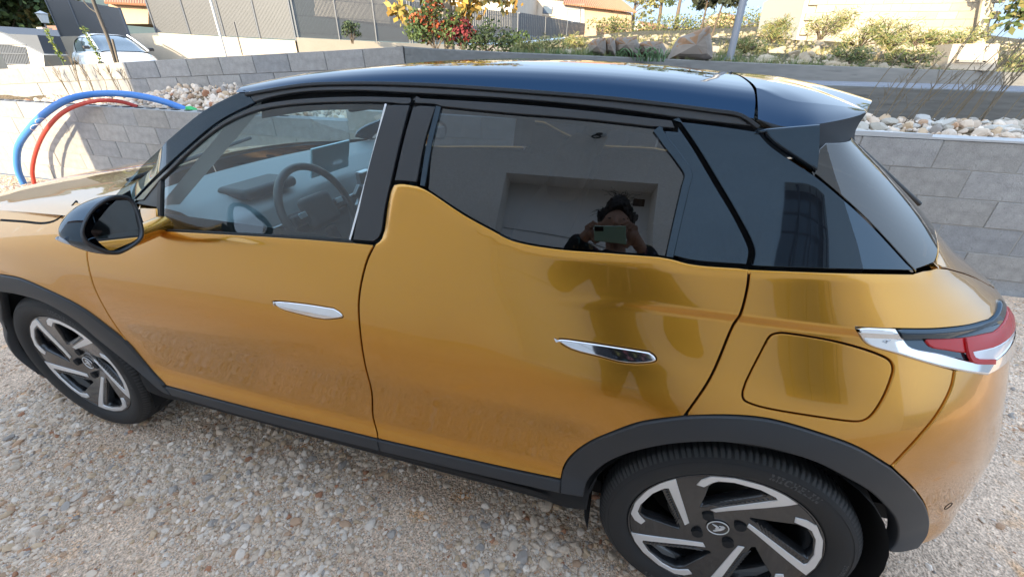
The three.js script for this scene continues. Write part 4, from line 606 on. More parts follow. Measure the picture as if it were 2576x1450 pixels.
const uwZ = x => -3.139 - .0454 * x, uwY = x => 1.835 + .0527 * x;
{ const w = thing('block_wall', 'upper grey concrete block wall above the rubble terrace', 'wall', V3(0, 0, 0));
  for (let k = 0; k < 4; k++) blockRun(w, -13, -3.0, x => uwY(x) - .2 * (k + 1), x => uwZ(x), Math.atan(.0527), .5, .2, (k % 2) * .25, Math.atan(.0454));
  const core = box(10, .78, .17, 0, 0, 0); const o = mesh('mortar_core', core, mMortar, w); o.position.set(-8, uwY(-8) - .41, uwZ(-8) - .1); o.rotation.set(0, Math.atan(.0454), Math.atan(.0527));
}
// ------------------------------------------------------------------ terrace fill between the walls, kerbs and road
const soilTex = tex(512, (u, v) => { const n = fbm(u * 8, v * 8, 4, 8), f = noise(u * 128, v * 128, 128); const k = .50 + .22 * (n - .5) + .3 * (f - .5); return [k * 1.05, k * .92, k * .74]; });
const mSoil = M([.8, .78, .74], .97, { map: T(soilTex, .7), bumpMap: T(gravBump, 1), bumpScale: .02 });
const kerbZ = x => x < -3 ? uwZ(x) - .15 : -3.12 - .02 * x;
const terrH = (x, z) => { const t = (-2.2 - z) / .95; return lerp(x < -3 ? .93 : 1.03, lerp(1.04, 1.24, sst(-7.4, -6.0, x)) - .08 * sst(-3.6, -2.6, x), sst(0, 1, t)) + .10 * (fbm(x * 2.2, z * 2.2 + 5, 3) - .45) * sst(0, .2, t); };
tag(terrain('terrace', (u, v) => { const x = lerp(-13, 6, u), z = lerp(-2.28, kerbZ(x) - .05, v); return V3(x, terrH(x, z), z); }, 150, 16, mSoil), null, null, null, 'structure');
const roadY = x => 1.385 + .045 * Math.min(0, x) - .004 * Math.max(0, x);
const mRoad = M([.36, .37, .40], .9, { map: tex(512, (u, v) => { const k = .72 + .25 * (noise(u * 200, v * 200, 200) - .5) + .2 * (fbm(u * 5, v * 5, 4, 5) - .5); return [k, k, k * 1.02]; }, true, .6), bumpMap: T(gravBump, .6), bumpScale: .004 });
// line of the low wall across the road: from the block wall corner away to the right
const FW = [[1014, 116, -3.02], [1100, 122, -3.35], [1287, 131, -4.0], [1600, 144, -5.5], [1931, 159, -7.2], [2250, 171, -9.6], [2575, 182, -12], [2800, 190, -13.5]].map(([u, v, z]) => atZ(u, v, z));
const fwAt = s => { const k = Math.max(0, Math.min(FW.length - 2, Math.floor(s))), t = s - k; return FW[k].clone().lerp(FW[k + 1], t); };
{ const kw = thing('concrete_kerb', 'concrete retaining kerb along the road edge above the rubble', 'kerb', V3(0, 0, 0)); mesh('kerb_face', sheet((u, v) => { const x = lerp(-3, 9, u), pr2 = [[.0, 1.0], [0, 1.39], [-.012, 1.402], [-.15, 1.402], [-.15, 1.1]], k = Math.min(3, Math.max(0, Math.floor(v * 4))), t = v * 4 - k; return V3(x, lerp(pr2[k][1], pr2[k + 1][1], t) - .009 * Math.max(0, x - 1.4), kerbZ(x) + lerp(pr2[k][0], pr2[k + 1][0], t)); }, 0, 1, 0, 1, 24, 8).toNonIndexed(), M([.52, .50, .46], .95, { map: T(concTex, .8), bumpMap: T(concBump, 1), bumpScale: .006 }), kw);
  tag(terrain('road', (u, v) => { const x = lerp(-3.3, 16, u); const a = kerbZ(x) - .14; return V3(x, roadY(x) - .008 * Math.max(0, x - 1.4), lerp(a, -17, v)); }, 40, 20, mRoad), null, null, null, 'structure');
  const fw = thing('concrete_kerb', 'low concrete kerb wall across the road below the weedy bank', 'kerb', V3(0, 0, 0)); const n = FW.length - 1;
  mesh('kerb_face', sheet((u, v) => { const s = u * n, p = fwAt(s), d = fwAt(Math.min(n, s + .05)).sub(fwAt(Math.max(0, s - .05))).setY(0).normalize(), nx = V3(-d.z, 0, d.x); if (nx.z < 0) nx.negate(); const pp = [[.02, -.75], [.02, -.02], [0, 0], [-.2, 0], [-.2, -.6]], k = Math.min(3, Math.max(0, Math.floor(v * 4))), t = v * 4 - k; return p.addScaledVector(nx, lerp(pp[k][0], pp[k + 1][0], t)).add(V3(0, lerp(pp[k][1], pp[k + 1][1], t), 0)); }, 0, 1, 0, 1, 60, 8).toNonIndexed(), M([.55, .53, .49], .95, { map: T(concTex, .8), bumpMap: T(concBump, 1), bumpScale: .006 }), fw); }
// ------------------------------------------------------------------ bank behind the kerb wall, fields, far hills
const bankP = table([0, .4, 1, 2, 4, 8, 14, 22, 34, 60], [-.06, .02, .14, .36, .72, 1.25, 1.75, 2.3, 2.9, 3.6]);
const grassTex = tex(512, (u, v) => { const n = fbm(u * 10, v * 10, 4, 10), f = noise(u * 100, v * 100, 100), s = noise(u * 40 + 9, v * 40, 40); let c = [.42, .40, .24]; if (n > .5) c = [.52, .46, .33]; const k = .8 + .5 * (f - .5); if (s > .8) c = [.72, .67, .58]; return c.map(x => x * k); });
const mBank = M([.62, .60, .55], .97, { map: T(grassTex, .35), bumpMap: T(gravBump, .5), bumpScale: .03 });
const bankTop = table([1014, 1150, 1287, 1340, 1400, 1480, 1560, 1650, 1800, 1931, 2020, 2200, 2400, 2575, 2800], [121, 126, 128, 116, 101, 87, 78, 72, 66, 60, 60, 68, 84, 104, 125]);
const bankAt = (s, d) => { const p = fwAt(s); const w = V3(p.x - CAM.x, 0, p.z - CAM.z), D0 = w.length(), dir = w.normalize(); const q = p.clone().addScaledVector(dir, d); const u = prj(p)[0], ry = ray(u, bankTop(u)), t1 = ry.y / Math.hypot(ry.x, ry.z), t0 = (p.y - CAM.y) / D0; const g = 1 - Math.exp(-d / 9); q.y = Math.max(p.y - .12, CAM.y + (D0 + d) * lerp(t0, t1, g)) - .05 + .22 * (fbm(q.x * .6 + 3, q.z * .6, 3) - .5) * sst(.3, 2, d); return q; };
tag(terrain('bank', (u, v) => bankAt(u * 6.999, .05 + 60 * v * v), 90, 60, mBank), null, null, null, 'structure');
const mField = M([.34, .30, .20], .97, { map: T(grassTex, .12) });
tag(terrain('field', (u, v) => { const z = lerp(-3.2, -60, v * v), x = lerp(-70, -1.5, u) + (z < -4 ? (z + 4) * -.0 : 0); return V3(x, roadY(Math.max(x, -16)) - .25 - .02 * Math.max(0, -z - 14), z); }, 40, 30, mField), null, null, null, 'structure');
tag(terrain('far_ground', (u, v) => { const a = lerp(-2.6, .9, u), r = 50 + 1900 * v * v; return V3(Math.sin(a) * r, -2 + r * .004, -Math.cos(a) * r); }, 30, 10, M([.20, .20, .12], .97)), null, null, null, 'structure');
tag(terrain('hills', (u, v) => { const a = lerp(-1.5, 1.2, u), r = lerp(900, 1500, v), k = sst(-.25, -.75, a); return V3(Math.sin(a) * r, (20 + k * 215 * (.75 + .5 * fbm(u * 9, 2, 3)) * Math.sin(v * Math.PI * .7)) , -Math.cos(a) * r); }, 80, 12, M([.10, .13, .12], .97)), null, null, null, 'structure');
// ------------------------------------------------------------------ hoses arching over the wall
const px3 = L => L.map(([u, v, z]) => atZ(u, v, z));
{ const hz = (nm, lab, L, r, col, tape) => { const t = thing(nm, lab, 'hose', V3(0, 0, 0)); mesh('hose', new THREE.TubeGeometry(new THREE.CatmullRomCurve3(px3(L)), 90, r, 12), M(col, .5, { bumpMap: tex(64, (u, v) => .5 + .5 * Math.sin(u * 6.283 * 16), false), bumpScale: .002 }), t); return t; };
  const b = hz('conduit_hose', 'thick blue plastic hose arching from the gravel over the wall', [[60, 466, -1.80], [44, 428, -1.80], [43, 375, -1.82], [75, 322, -1.84], [125, 275, -1.88], [175, 248, -1.95], [240, 236, -2.1], [330, 238, -2.22], [420, 258, -2.30], [490, 286, -2.34], [530, 304, -2.36]], .036, [.045, .19, .52]);
  const r = hz('conduit_hose', 'thinner red plastic hose arching beside the blue hose', [[86, 466, -1.84], [80, 432, -1.84], [90, 378, -1.86], [118, 322, -1.88], [158, 282, -1.93], [205, 261, -2.0], [262, 252, -2.1], [305, 256, -2.2], [345, 268, -2.28]], .022, [.50, .05, .035]);
  for (const [u, v] of [[104, 304], [92, 320]]) { const c = atZ(u, v, -1.86); mesh('tie_wire', new THREE.TorusGeometry(.055, .004, 5, 20).scale(1.35, .8, 1).rotateX(1.2).rotateZ(.5).translate(c.x + .02, c.y, c.z + .02), M([.75, .74, .72], .5), b); }
  const g = atZ(481, 276, -2.3); mesh('green_tape', rbox(.11, .06, .08, .02).rotateZ(-.3).translate(g.x, g.y, g.z), M([.03, .45, .12], .6), b); }
// ------------------------------------------------------------------ rubble on the terrace
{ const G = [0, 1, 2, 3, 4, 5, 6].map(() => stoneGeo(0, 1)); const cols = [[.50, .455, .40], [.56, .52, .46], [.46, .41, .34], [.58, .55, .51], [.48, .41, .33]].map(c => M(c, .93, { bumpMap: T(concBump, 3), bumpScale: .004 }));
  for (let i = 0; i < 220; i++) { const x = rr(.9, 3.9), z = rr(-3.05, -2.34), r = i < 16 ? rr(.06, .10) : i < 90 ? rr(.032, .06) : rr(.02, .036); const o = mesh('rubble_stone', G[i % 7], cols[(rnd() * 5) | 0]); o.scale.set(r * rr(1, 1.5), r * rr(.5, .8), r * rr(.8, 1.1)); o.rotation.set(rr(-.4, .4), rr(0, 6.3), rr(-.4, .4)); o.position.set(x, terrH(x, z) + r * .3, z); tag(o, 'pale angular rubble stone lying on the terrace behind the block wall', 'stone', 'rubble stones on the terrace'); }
  const L = []; const mt = new THREE.Matrix4(); for (let i = 0; i < 7000; i++) { const left = rnd() < .6, x = left ? rr(-8.5, -2.5) : rr(-2.5, 4.5), z = rr(-2.95 - (left ? 0 : .1), -2.3); const r = rnd() < .85 ? rr(.008, .022) : rr(.022, .05); mt.compose(V3(x, terrH(x, z) + r * .3, z), new THREE.Quaternion().setFromEuler(new THREE.Euler(rr(0, 6), rr(0, 6), rr(0, 6))), V3(r * 1.2, r * .8, r)); L.push(mt.clone()); }
  const im = new THREE.InstancedMesh(stoneGeo(0, 1), mStone, L.length); L.forEach((m, i) => { im.setMatrixAt(i, m); im.setColorAt(i, stoneCol()); }); im.name = 'rubble'; im.castShadow = im.receiveShadow = true; tag(im, 'loose small rubble filling the terrace between the walls', 'rubble', null, 'stuff'); scene.add(im); }
// ------------------------------------------------------------------ foliage
function leafGeo(n, place, size, cols, shape = 1) { // many small leaf faces with their own tint
  const pos = [], col = [], nor = []; for (let i = 0; i < n; i++) { const c = place(i); if (!c) continue; const s = size * rr(.6, 1.35), a = V3(rr(-1, 1), rr(-1, 1), rr(-1, 1)).normalize(), b = V3(rr(-1, 1), rr(-1, 1), rr(-1, 1)).cross(a).normalize(), k = cols[(rnd() * cols.length) | 0], m = rr(.75, 1.2); const p = [c.clone().addScaledVector(a, -s), c.clone().addScaledVector(b, s * .55 * shape), c.clone().addScaledVector(a, s), c.clone().addScaledVector(b, -s * .55 * shape)]; const nn = b.clone().cross(a); for (const j of [0, 1, 2, 0, 2, 3]) { pos.push(p[j].x, p[j].y, p[j].z); nor.push(nn.x, nn.y, nn.z); col.push(k[0] * m, k[1] * m, k[2] * m); } }
  const g = new THREE.BufferGeometry(); g.setAttribute('position', new THREE.Float32BufferAttribute(pos, 3)); g.setAttribute('normal', new THREE.Float32BufferAttribute(nor, 3)); g.setAttribute('color', new THREE.Float32BufferAttribute(col, 3)); g.setAttribute('uv', new THREE.Float32BufferAttribute(new Float32Array(pos.length / 3 * 2), 2)); return g; }
const mLeaf = M([1, 1, 1], .7, { vertexColors: true });
const mLeafO = M([1, 1, 1], .8, { vertexColors: true });
const inBall = (c, r, sq = 1) => { let v; do v = V3(rr(-1, 1), rr(-1, 1), rr(-1, 1)); while (v.lengthSq() > 1); return V3(c.x + v.x * r, c.y + v.y * r * sq, c.z + v.z * r); };
const mBark = M([.16, .12, .085], .95, { bumpMap: T(concBump, 4), bumpScale: .01 }), mBarkL = M([.30, .26, .20], .95);
function tree(name, label, base, h, crownAt, { r = .12, leaves = 2500, size = .1, cols, clumps = 26, cr = .8, mat = mLeaf, bark = mBark, group, lean = V3(0, 0, 0), cat = 'tree', limbs = 9, sq = .8 } = {}) {
  const t = thing(name, label, cat, base.clone(), group); const cc = crownAt; const tips = [];
  const top = V3(lean.x, h * .8, lean.z); const trunk = [tube([[0, -.3, 0], [lean.x * .3 + rr(-.04, .04), h * .3, lean.z * .3], [lean.x * .7 + rr(-.06, .06), h * .58, lean.z * .6], top], r, 10, 7)];
  { const p = trunk[0].attributes.position; for (let i = 0; i < p.count; i++) { const y = Math.max(0, p.getY(i)) / (h * .8), f = lerp(1.15, .35, y), cx = lean.x * y, cz = lean.z * y; p.setX(i, cx + (p.getX(i) - cx) * f); p.setZ(i, cz + (p.getZ(i) - cz) * f); } trunk[0].computeVertexNormals(); }
  const C = []; for (let i = 0; i < clumps; i++) C.push(cc(i));
  for (let i = 0; i < Math.min(limbs, C.length); i++) { const e = C[i], s = V3(0, 0, 0).lerp(top, Math.min(1, Math.max(.25, e.y / (h * .8) * .7))); trunk.push(tube([s, s.clone().lerp(e, .5).add(V3(rr(-.1, .1), rr(.0, .15), rr(-.1, .1))), e], r * .25, 6, 5)); }
  mesh('trunk', trunk, bark, t); mesh('crown', leafGeo(leaves, i => { const c = C[i % C.length]; return inBall(c, cr * rr(.4, 1), sq); }, size, cols), mat, t); return t; }
function bush(name, label, base, w, h, { leaves = 1400, size = .05, cols, clumps = 14, group, cat = 'bush', mat = mLeaf, berries, shape = 1 } = {}) {
  const t = thing(name, label, cat, base.clone(), group); const C = []; for (let i = 0; i < clumps; i++) { const a = rr(0, 6.28), q = Math.sqrt(rnd()); C.push(V3(Math.cos(a) * q * w * .4, rr(.15, .85) * h * (1 - .35 * q), Math.sin(a) * q * w * .3)); }
  mesh('stems', C.map(c => tube([[rr(-.05, .05), -.08, rr(-.05, .05)], [c.x * .5, c.y * .6, c.z * .5], c], .012, 5, 4)), mBark, t); mesh('foliage', leafGeo(leaves, i => inBall(C[i % C.length], w * .2, .8), size, cols, shape), mat, t);
  if (berries) mesh('berries', leafGeo(berries.n, i => inBall(C[(i * 7) % Math.min(C.length, 6)], w * .17, .9), berries.size, berries.cols, 1.6), mLeafO, t); return t; }
const GRN = [[.07, .11, .03], [.10, .14, .04], [.05, .085, .025]], DRK = [[.035, .06, .022], [.05, .075, .03], [.03, .05, .02]], PIN = [[.09, .12, .04], [.12, .14, .05], [.07, .10, .035]], YEL = [[.36, .21, .035], [.42, .28, .05], [.26, .15, .03], [.28, .25, .06], [.20, .17, .05]], OLV = [[.20, .19, .06], [.26, .22, .08], [.15, .16, .05]];
// yellow autumn tree with shrubs at its foot
{ const b = atZ(1130, 118, -13.2); tree('autumn_tree', 'tree with large yellow autumn leaves beside the slatted fence', b, 4.6, i => V3(rr(-2.2, 2.4), rr(1.0, 3.4), rr(-1.2, 1.2)), { r: .16, leaves: 1500, size: .15, cols: YEL, clumps: 40, cr: .65, bark: mBarkL, limbs: 18 });
  bush('berry_bush', 'green shrub thick with orange berries under the yellow tree', atZ(1095, 121, -12.4), 1.9, 1.5, { cols: GRN, leaves: 1700, size: .06, berries: { n: 700, size: .045, cols: [[.42, .11, .04], [.36, .07, .03]] } });
  bush('red_shrub', 'dark red leaved shrub growing against the yellow tree trunk', atZ(1163, 120, -12.6), 1.0, 1.35, { cols: [[.17, .02, .025], [.22, .03, .03], [.11, .015, .02]], leaves: 800, size: .06 });
  bush('evergreen_shrub', 'dark green shrub right of the red leaved shrub', atZ(1225, 124, -12.6), 1.7, .9, { cols: DRK, leaves: 1300, size: .05 });
  bush('evergreen_shrub', 'small loose green shrub in front of the grey slatted fence', atZ(1290, 125, -13.5), 1.4, .55, { cols: GRN, leaves: 700, size: .05 });
  bush('evergreen_shrub', 'round green shrub growing through the slatted fence', atZ(886, 104, -16), .9, 1.1, { cols: DRK, leaves: 600, size: .05 }); }
// pines and thin trees on the skyline
const pine = (u, v, z, h, w, lab, o = {}) => tree(o.nm || 'pine_tree', lab, atZ(u, v, z), h, i => V3(rr(-w, w) * (i % 3 ? .7 : 1), h * rr(.26, 1), rr(-w, w) * .8), { r: .14, leaves: o.n || 2600, size: o.s || .11, cols: o.c || PIN, clumps: o.k || 22, cr: o.cr || .75, group: 'trees on the skyline', sq: .6, ...o });
pine(1590, 68, -42, 3.8, 1.5, 'thin pale tree standing between the cream house and the tall pine', { nm: 'thin_tree', n: 900, c: OLV, k: 18, cr: .5 });
pine(1655, 66, -40, 3.6, 1.1, 'slender pale tree next to the tall pine', { nm: 'thin_tree', n: 700, c: OLV, k: 16, cr: .45 });
pine(1700, 66, -38, 4.6, 2.1, 'tall pine with heavy green crown above the boulders', { n: 3600, k: 30, cr: .7 });
{ const drp = [[.045, .055, .035], [.06, .07, .04]]; const sap = (u, v, z, h, lab, ln) => tree('young_tree', lab, atZ(u, v, z), h, i => V3(ln * .5 + rr(-.35, .35), h * rr(.28, .8), rr(-.3, .3)), { r: .022, leaves: 380, size: .10, cols: drp, clumps: 14, cr: .2, group: 'young trees by the boulder', lean: V3(ln, 0, 0), cat: 'tree' }); sap(1764, 66, -11.5, 1.6, 'straight young tree with drooping dark leaves behind the big boulder', 0); sap(1790, 75, -11, 1.8, 'leaning young tree with drooping dark leaves by the grey pole', .35); }
tree('evergreen_tree', 'olive green tree at the end of the pale block building', atZ(2590, 150, -14.5), 4.2, i => V3(rr(-1.3, 1.3), rr(.8, 4), rr(-1, 1)), { leaves: 3000, size: .10, cols: OLV.concat(GRN), clumps: 24, cr: .7 });
{ const w = (u, v, z, s, l, c, n) => bush('hillside_tree', l, atZ(u, v, z), s, s * .8, { cols: c, leaves: n, size: s * .028, clumps: 20, cat: 'tree', group: 'trees on the far slope' });
  w(20, 92, -32, 12, 'dark green tree mass above the white gabled house', DRK.concat(GRN), 5000); w(95, 88, -36, 11, 'ochre green tree behind the street lamp', [[.20, .17, .05], [.26, .20, .06], [.13, .14, .04]], 4500); w(-90, 70, -30, 14, 'broad green tree left of the white gabled house', GRN, 4500);
  for (const [u, v, s] of [[1540, 70, 4], [1620, 72, 5], [1690, 72, 4.5], [1800, 70, 5], [1860, 68, 6], [1935, 66, 5], [1990, 64, 4]]) bush('hillside_bush', 'low green scrub bush along the top of the bank', atZ(u, v, -36 + rr(-3, 3)), s, s * .09, { cols: PIN.concat(OLV), leaves: 700, size: .09, clumps: 16, group: 'scrub on the skyline' }); }
// scrub and weeds on the bank
const COLW = [[.17, .19, .05], [.24, .22, .07], [.11, .15, .045], [.30, .25, .10]];
for (const [u, v, z, w, h] of [[1330, 122, -8, .9, .35], [1380, 118, -9, 1.1, .5], [1440, 112, -11, 1.3, .5], [1960, 70, -14, 1.0, .7], [1940, 92, -12, 1.1, .5], [2065, 84, -12, 1.2, 1.0], [2100, 70, -13, 1.3, 1.0], [2160, 110, -10.5, 1.1, .8], [2230, 84, -12, 1.3, .8], [2240, 112, -11, .9, .5], [2300, 100, -12, 1.2, .5], [2370, 108, -12, 1.3, .55], [2420, 100, -13, 1.4, .6], [2545, 165, -12.4, 1.6, .5], [2130, 146, -9.6, 1.0, .5], [2280, 150, -10.6, 1.2, .5], [1870, 120, -9, 1.0, .3]]) bush('weed_clump', 'weedy green and straw clump growing on the stony bank', atZ(u, v + 6, z), w * .9, h * .55, { cols: v > 130 ? GRN.concat(COLW) : COLW, leaves: 520, size: .07, shape: .22, clumps: 16, group: 'weed clumps on the bank', cat: 'weed' });
{ // grass tufts and stones over the bank
  const blade = new THREE.BufferGeometry(), pp = []; for (let i = 0; i < 9; i++) { const a = rr(0, 6.28), l = rr(.5, 1), t = rr(.1, .5), c = Math.cos(a), s = Math.sin(a); pp.push(c * .05 - s * .035, 0, s * .05 + c * .035, c * .05 + s * .035, 0, s * .05 - c * .035, c * (.05 + t * l), l, s * (.05 + t * l)); } blade.setAttribute('position', new THREE.Float32BufferAttribute(pp, 3)); blade.computeVertexNormals();
  const N = 5200, im = new THREE.InstancedMesh(blade, M([1, 1, 1], .85), N), mt = new THREE.Matrix4(); let n = 0; for (let i = 0; i < N; i++) { const s = rr(2.0, 6.9), d = .08 + 16 * Math.pow(rnd(), 2), p = bankAt(s, d), f = fbm(p.x * .8, p.z * .8 + 7, 2); const h = rr(.05, .15) * (f > .5 ? 1.2 : .7); mt.compose(p, new THREE.Quaternion().setFromEuler(new THREE.Euler(0, rr(0, 6.3), 0)), V3(h, h * rr(.7, 1.3), h)); im.setMatrixAt(n, mt); const k = rnd(), c = d < 1.6 ? (k < .6 ? [.10, .15, .05] : [.20, .20, .08]) : (k < .55 ? [.34, .29, .12] : [.20, .21, .07]); im.setColorAt(n++, new THREE.Color().setRGB(...c)); } im.count = n; im.name = 'bank_grass'; im.castShadow = im.receiveShadow = true; tag(im, 'rough grass and weeds covering the bank', 'grass', null, 'stuff'); scene.add(im);
  const S = 1900, st = new THREE.InstancedMesh(stoneGeo(0, 1), mStone, S); for (let i = 0; i < S; i++) { const p = bankAt(rr(2.2, 6.9), .3 + 17 * Math.pow(rnd(), 1.6)), r = rnd() < .9 ? rr(.02, .07) : rr(.07, .16); mt.compose(p, new THREE.Quaternion().setFromEuler(new THREE.Euler(rr(0, 6), rr(0, 6), 0)), V3(r * 1.4, r * .7, r)); st.setMatrixAt(i, mt); st.setColorAt(i, new THREE.Color().setRGB(.34, .28, .20).multiplyScalar(rr(.8, 1.2))); } st.name = 'bank_stones'; st.castShadow = st.receiveShadow = true; tag(st, 'pale stones scattered across the bank', 'stones', null, 'stuff'); scene.add(st); }
// boulders: faceted, traced silhouettes with depth
{ const rockTex = tex(256, (u, v) => { const n = fbm(u * 5, v * 5, 4, 5), m = fbm(u * 11 + 3, v * 4, 3, 11 ); const k = .62 + .3 * (n - .5); return m > .56 ? [k * 1.05, k * .82, k * .62] : [k, k * .93, k * .86]; });
  const mR = M([.72, .70, .68], .93, { map: T(rockTex, .9), bumpMap: T(rockTex, 2), bumpScale: .05 });
  const rock = (P2, z, dp, lab) => { const a = P2.map(([u, v]) => atZ(u, v, z)), c = a.reduce((s, p) => s.add(p), V3(0, 0, 0)).multiplyScalar(1 / a.length), n = a.length; const f = (u, v) => { const k = ((u % 1) + 1) % 1 * n, i = Math.floor(k) % n, e = a[i].clone().lerp(a[(i + 1) % n], k - Math.floor(k)); const w = lerp(-1, 1, v), s = Math.pow(Math.max(0, 1 - Math.abs(w) ** 2.6), 1 / 2.6); const q = c.clone().lerp(e, s); q.z += w * dp; const nn = (fbm(q.x * 3.1 + q.z * 2, q.y * 3.1 + 4, 3) - .5) * .12; return q.add(V3(nn, nn * .6, nn)); }; const g = toCreasedNormals(sheet(f, 0, 1, 0, 1, 44, 18), .38); const o = mesh('boulder', g, mR); tag(o, lab, 'boulder', 'boulders along the bank'); };
  rock([[1668, 156], [1690, 118], [1706, 95], [1745, 80], [1782, 66], [1787, 85], [1791, 122], [1786, 150], [1760, 156]], -6.55, .34, 'largest boulder, a pointed tan wedge beside the grey pole');
  rock([[1476, 140], [1483, 108], [1495, 98], [1524, 95], [1522, 130], [1516, 146]], -5.35, .25, 'split brown boulder at the far end of the boulder row');
  rock([[1522, 138], [1522, 106], [1530, 95], [1544, 96], [1545, 120], [1542, 146]], -5.45, .22, 'narrow upright tan boulder between two wider boulders');
  rock([[1542, 138], [1544, 110], [1550, 94], [1602, 93], [1604, 118], [1596, 148]], -5.75, .3, 'square grey topped boulder in the boulder row');
  rock([[1600, 140], [1600, 114], [1622, 103], [1664, 106], [1668, 124], [1664, 150]], -6.0, .28, 'low flat boulder beside the pointed boulder'); }
// poles, lamp, young trunk with stake
const pole = (nm, lab, cat, a, b, r, m) => { const o = mesh(nm, bar(a, b, r, r * .9, 12), m); return tag(o, lab, cat); };
{ const zz = -7.45, a = atZ(1834, 152, zz), b = V3(a.x, a.y + 3.2, a.z); const t = thing('utility_pole', 'plain grey metal pole standing by the pointed boulder', 'pole', V3(0, 0, 0)); mesh('pole_shaft', bar(a.clone().add(V3(0, -.3, 0)), b, .062, .055, 14), M([.26, .27, .30], .5, { metalness: .5 }), t); mesh('pole_foot', bar(a, a.clone().add(V3(0, .05, 0)), .09, .085, 14), M([.26, .27, .30], .5, { metalness: .5 }), t);
  const l = thing('street_lamp', 'small white street lamp on a thin curved post', 'street lamp', V3(0, 0, 0)); const f = atZ(160, 168, -14), h = atZ(108, 46, -14); const top = V3(f.x, h.y - .15, f.z); mesh('lamp_post', tube([f.clone().add(V3(0, -.8, 0)), f.clone().lerp(top, .6), top, h.clone().add(V3(0, -.12, 0))], .035, 20, 7), M([.35, .35, .36], .5), l); mesh('lantern', new THREE.CylinderGeometry(.2, .13, .36, 10).translate(h.x, h.y, h.z), M([.85, .85, .84], .4), l); mesh('lantern_cap', new THREE.ConeGeometry(.24, .12, 10).translate(h.x, h.y + .24, h.z), M([.45, .45, .46], .5), l);
  const s = thing('dead_sapling', 'bare dark sapling trunk tied to a stake behind the upper wall', 'tree', V3(0, 0, 0)); const zt = -5.2; mesh('trunk', [tube([atZ(293, 170, zt), atZ(272, 100, zt), atZ(252, 50, zt), atZ(238, 15, zt), atZ(228, -15, zt)], .032, 20, 7), tube([atZ(242, 32, zt), atZ(222, 18, zt), atZ(204, -5, zt)], .012, 8, 5)], M([.10, .085, .07], .9), s); mesh('stake', bar(atZ(300, 170, zt + .05), atZ(281, 98, zt + .05), .02), M([.16, .13, .10], .9), s);
  const p2 = thing('thin_pole', 'thin pale metal pole in front of the light grey fence panels', 'pole', V3(0, 0, 0)); const q = atZ(567, 140, -9); mesh('pole_shaft', bar(q.clone().add(V3(0, -.3, 0)), q.clone().add(V3(0, 2.6, 0)), .032, .030, 10), M([.50, .50, .50], .5), p2);
  const w2 = thing('wall_stake', 'thin dark upright in front of the sunlit cream wall', 'pole', V3(0, 0, 0)); const q2 = atZ(609, 138, -12); mesh('pole_shaft', bar(q2, q2.clone().add(V3(0, 1.0, 0)), .02, .02, 8), M([.08, .08, .09], .6), w2); }
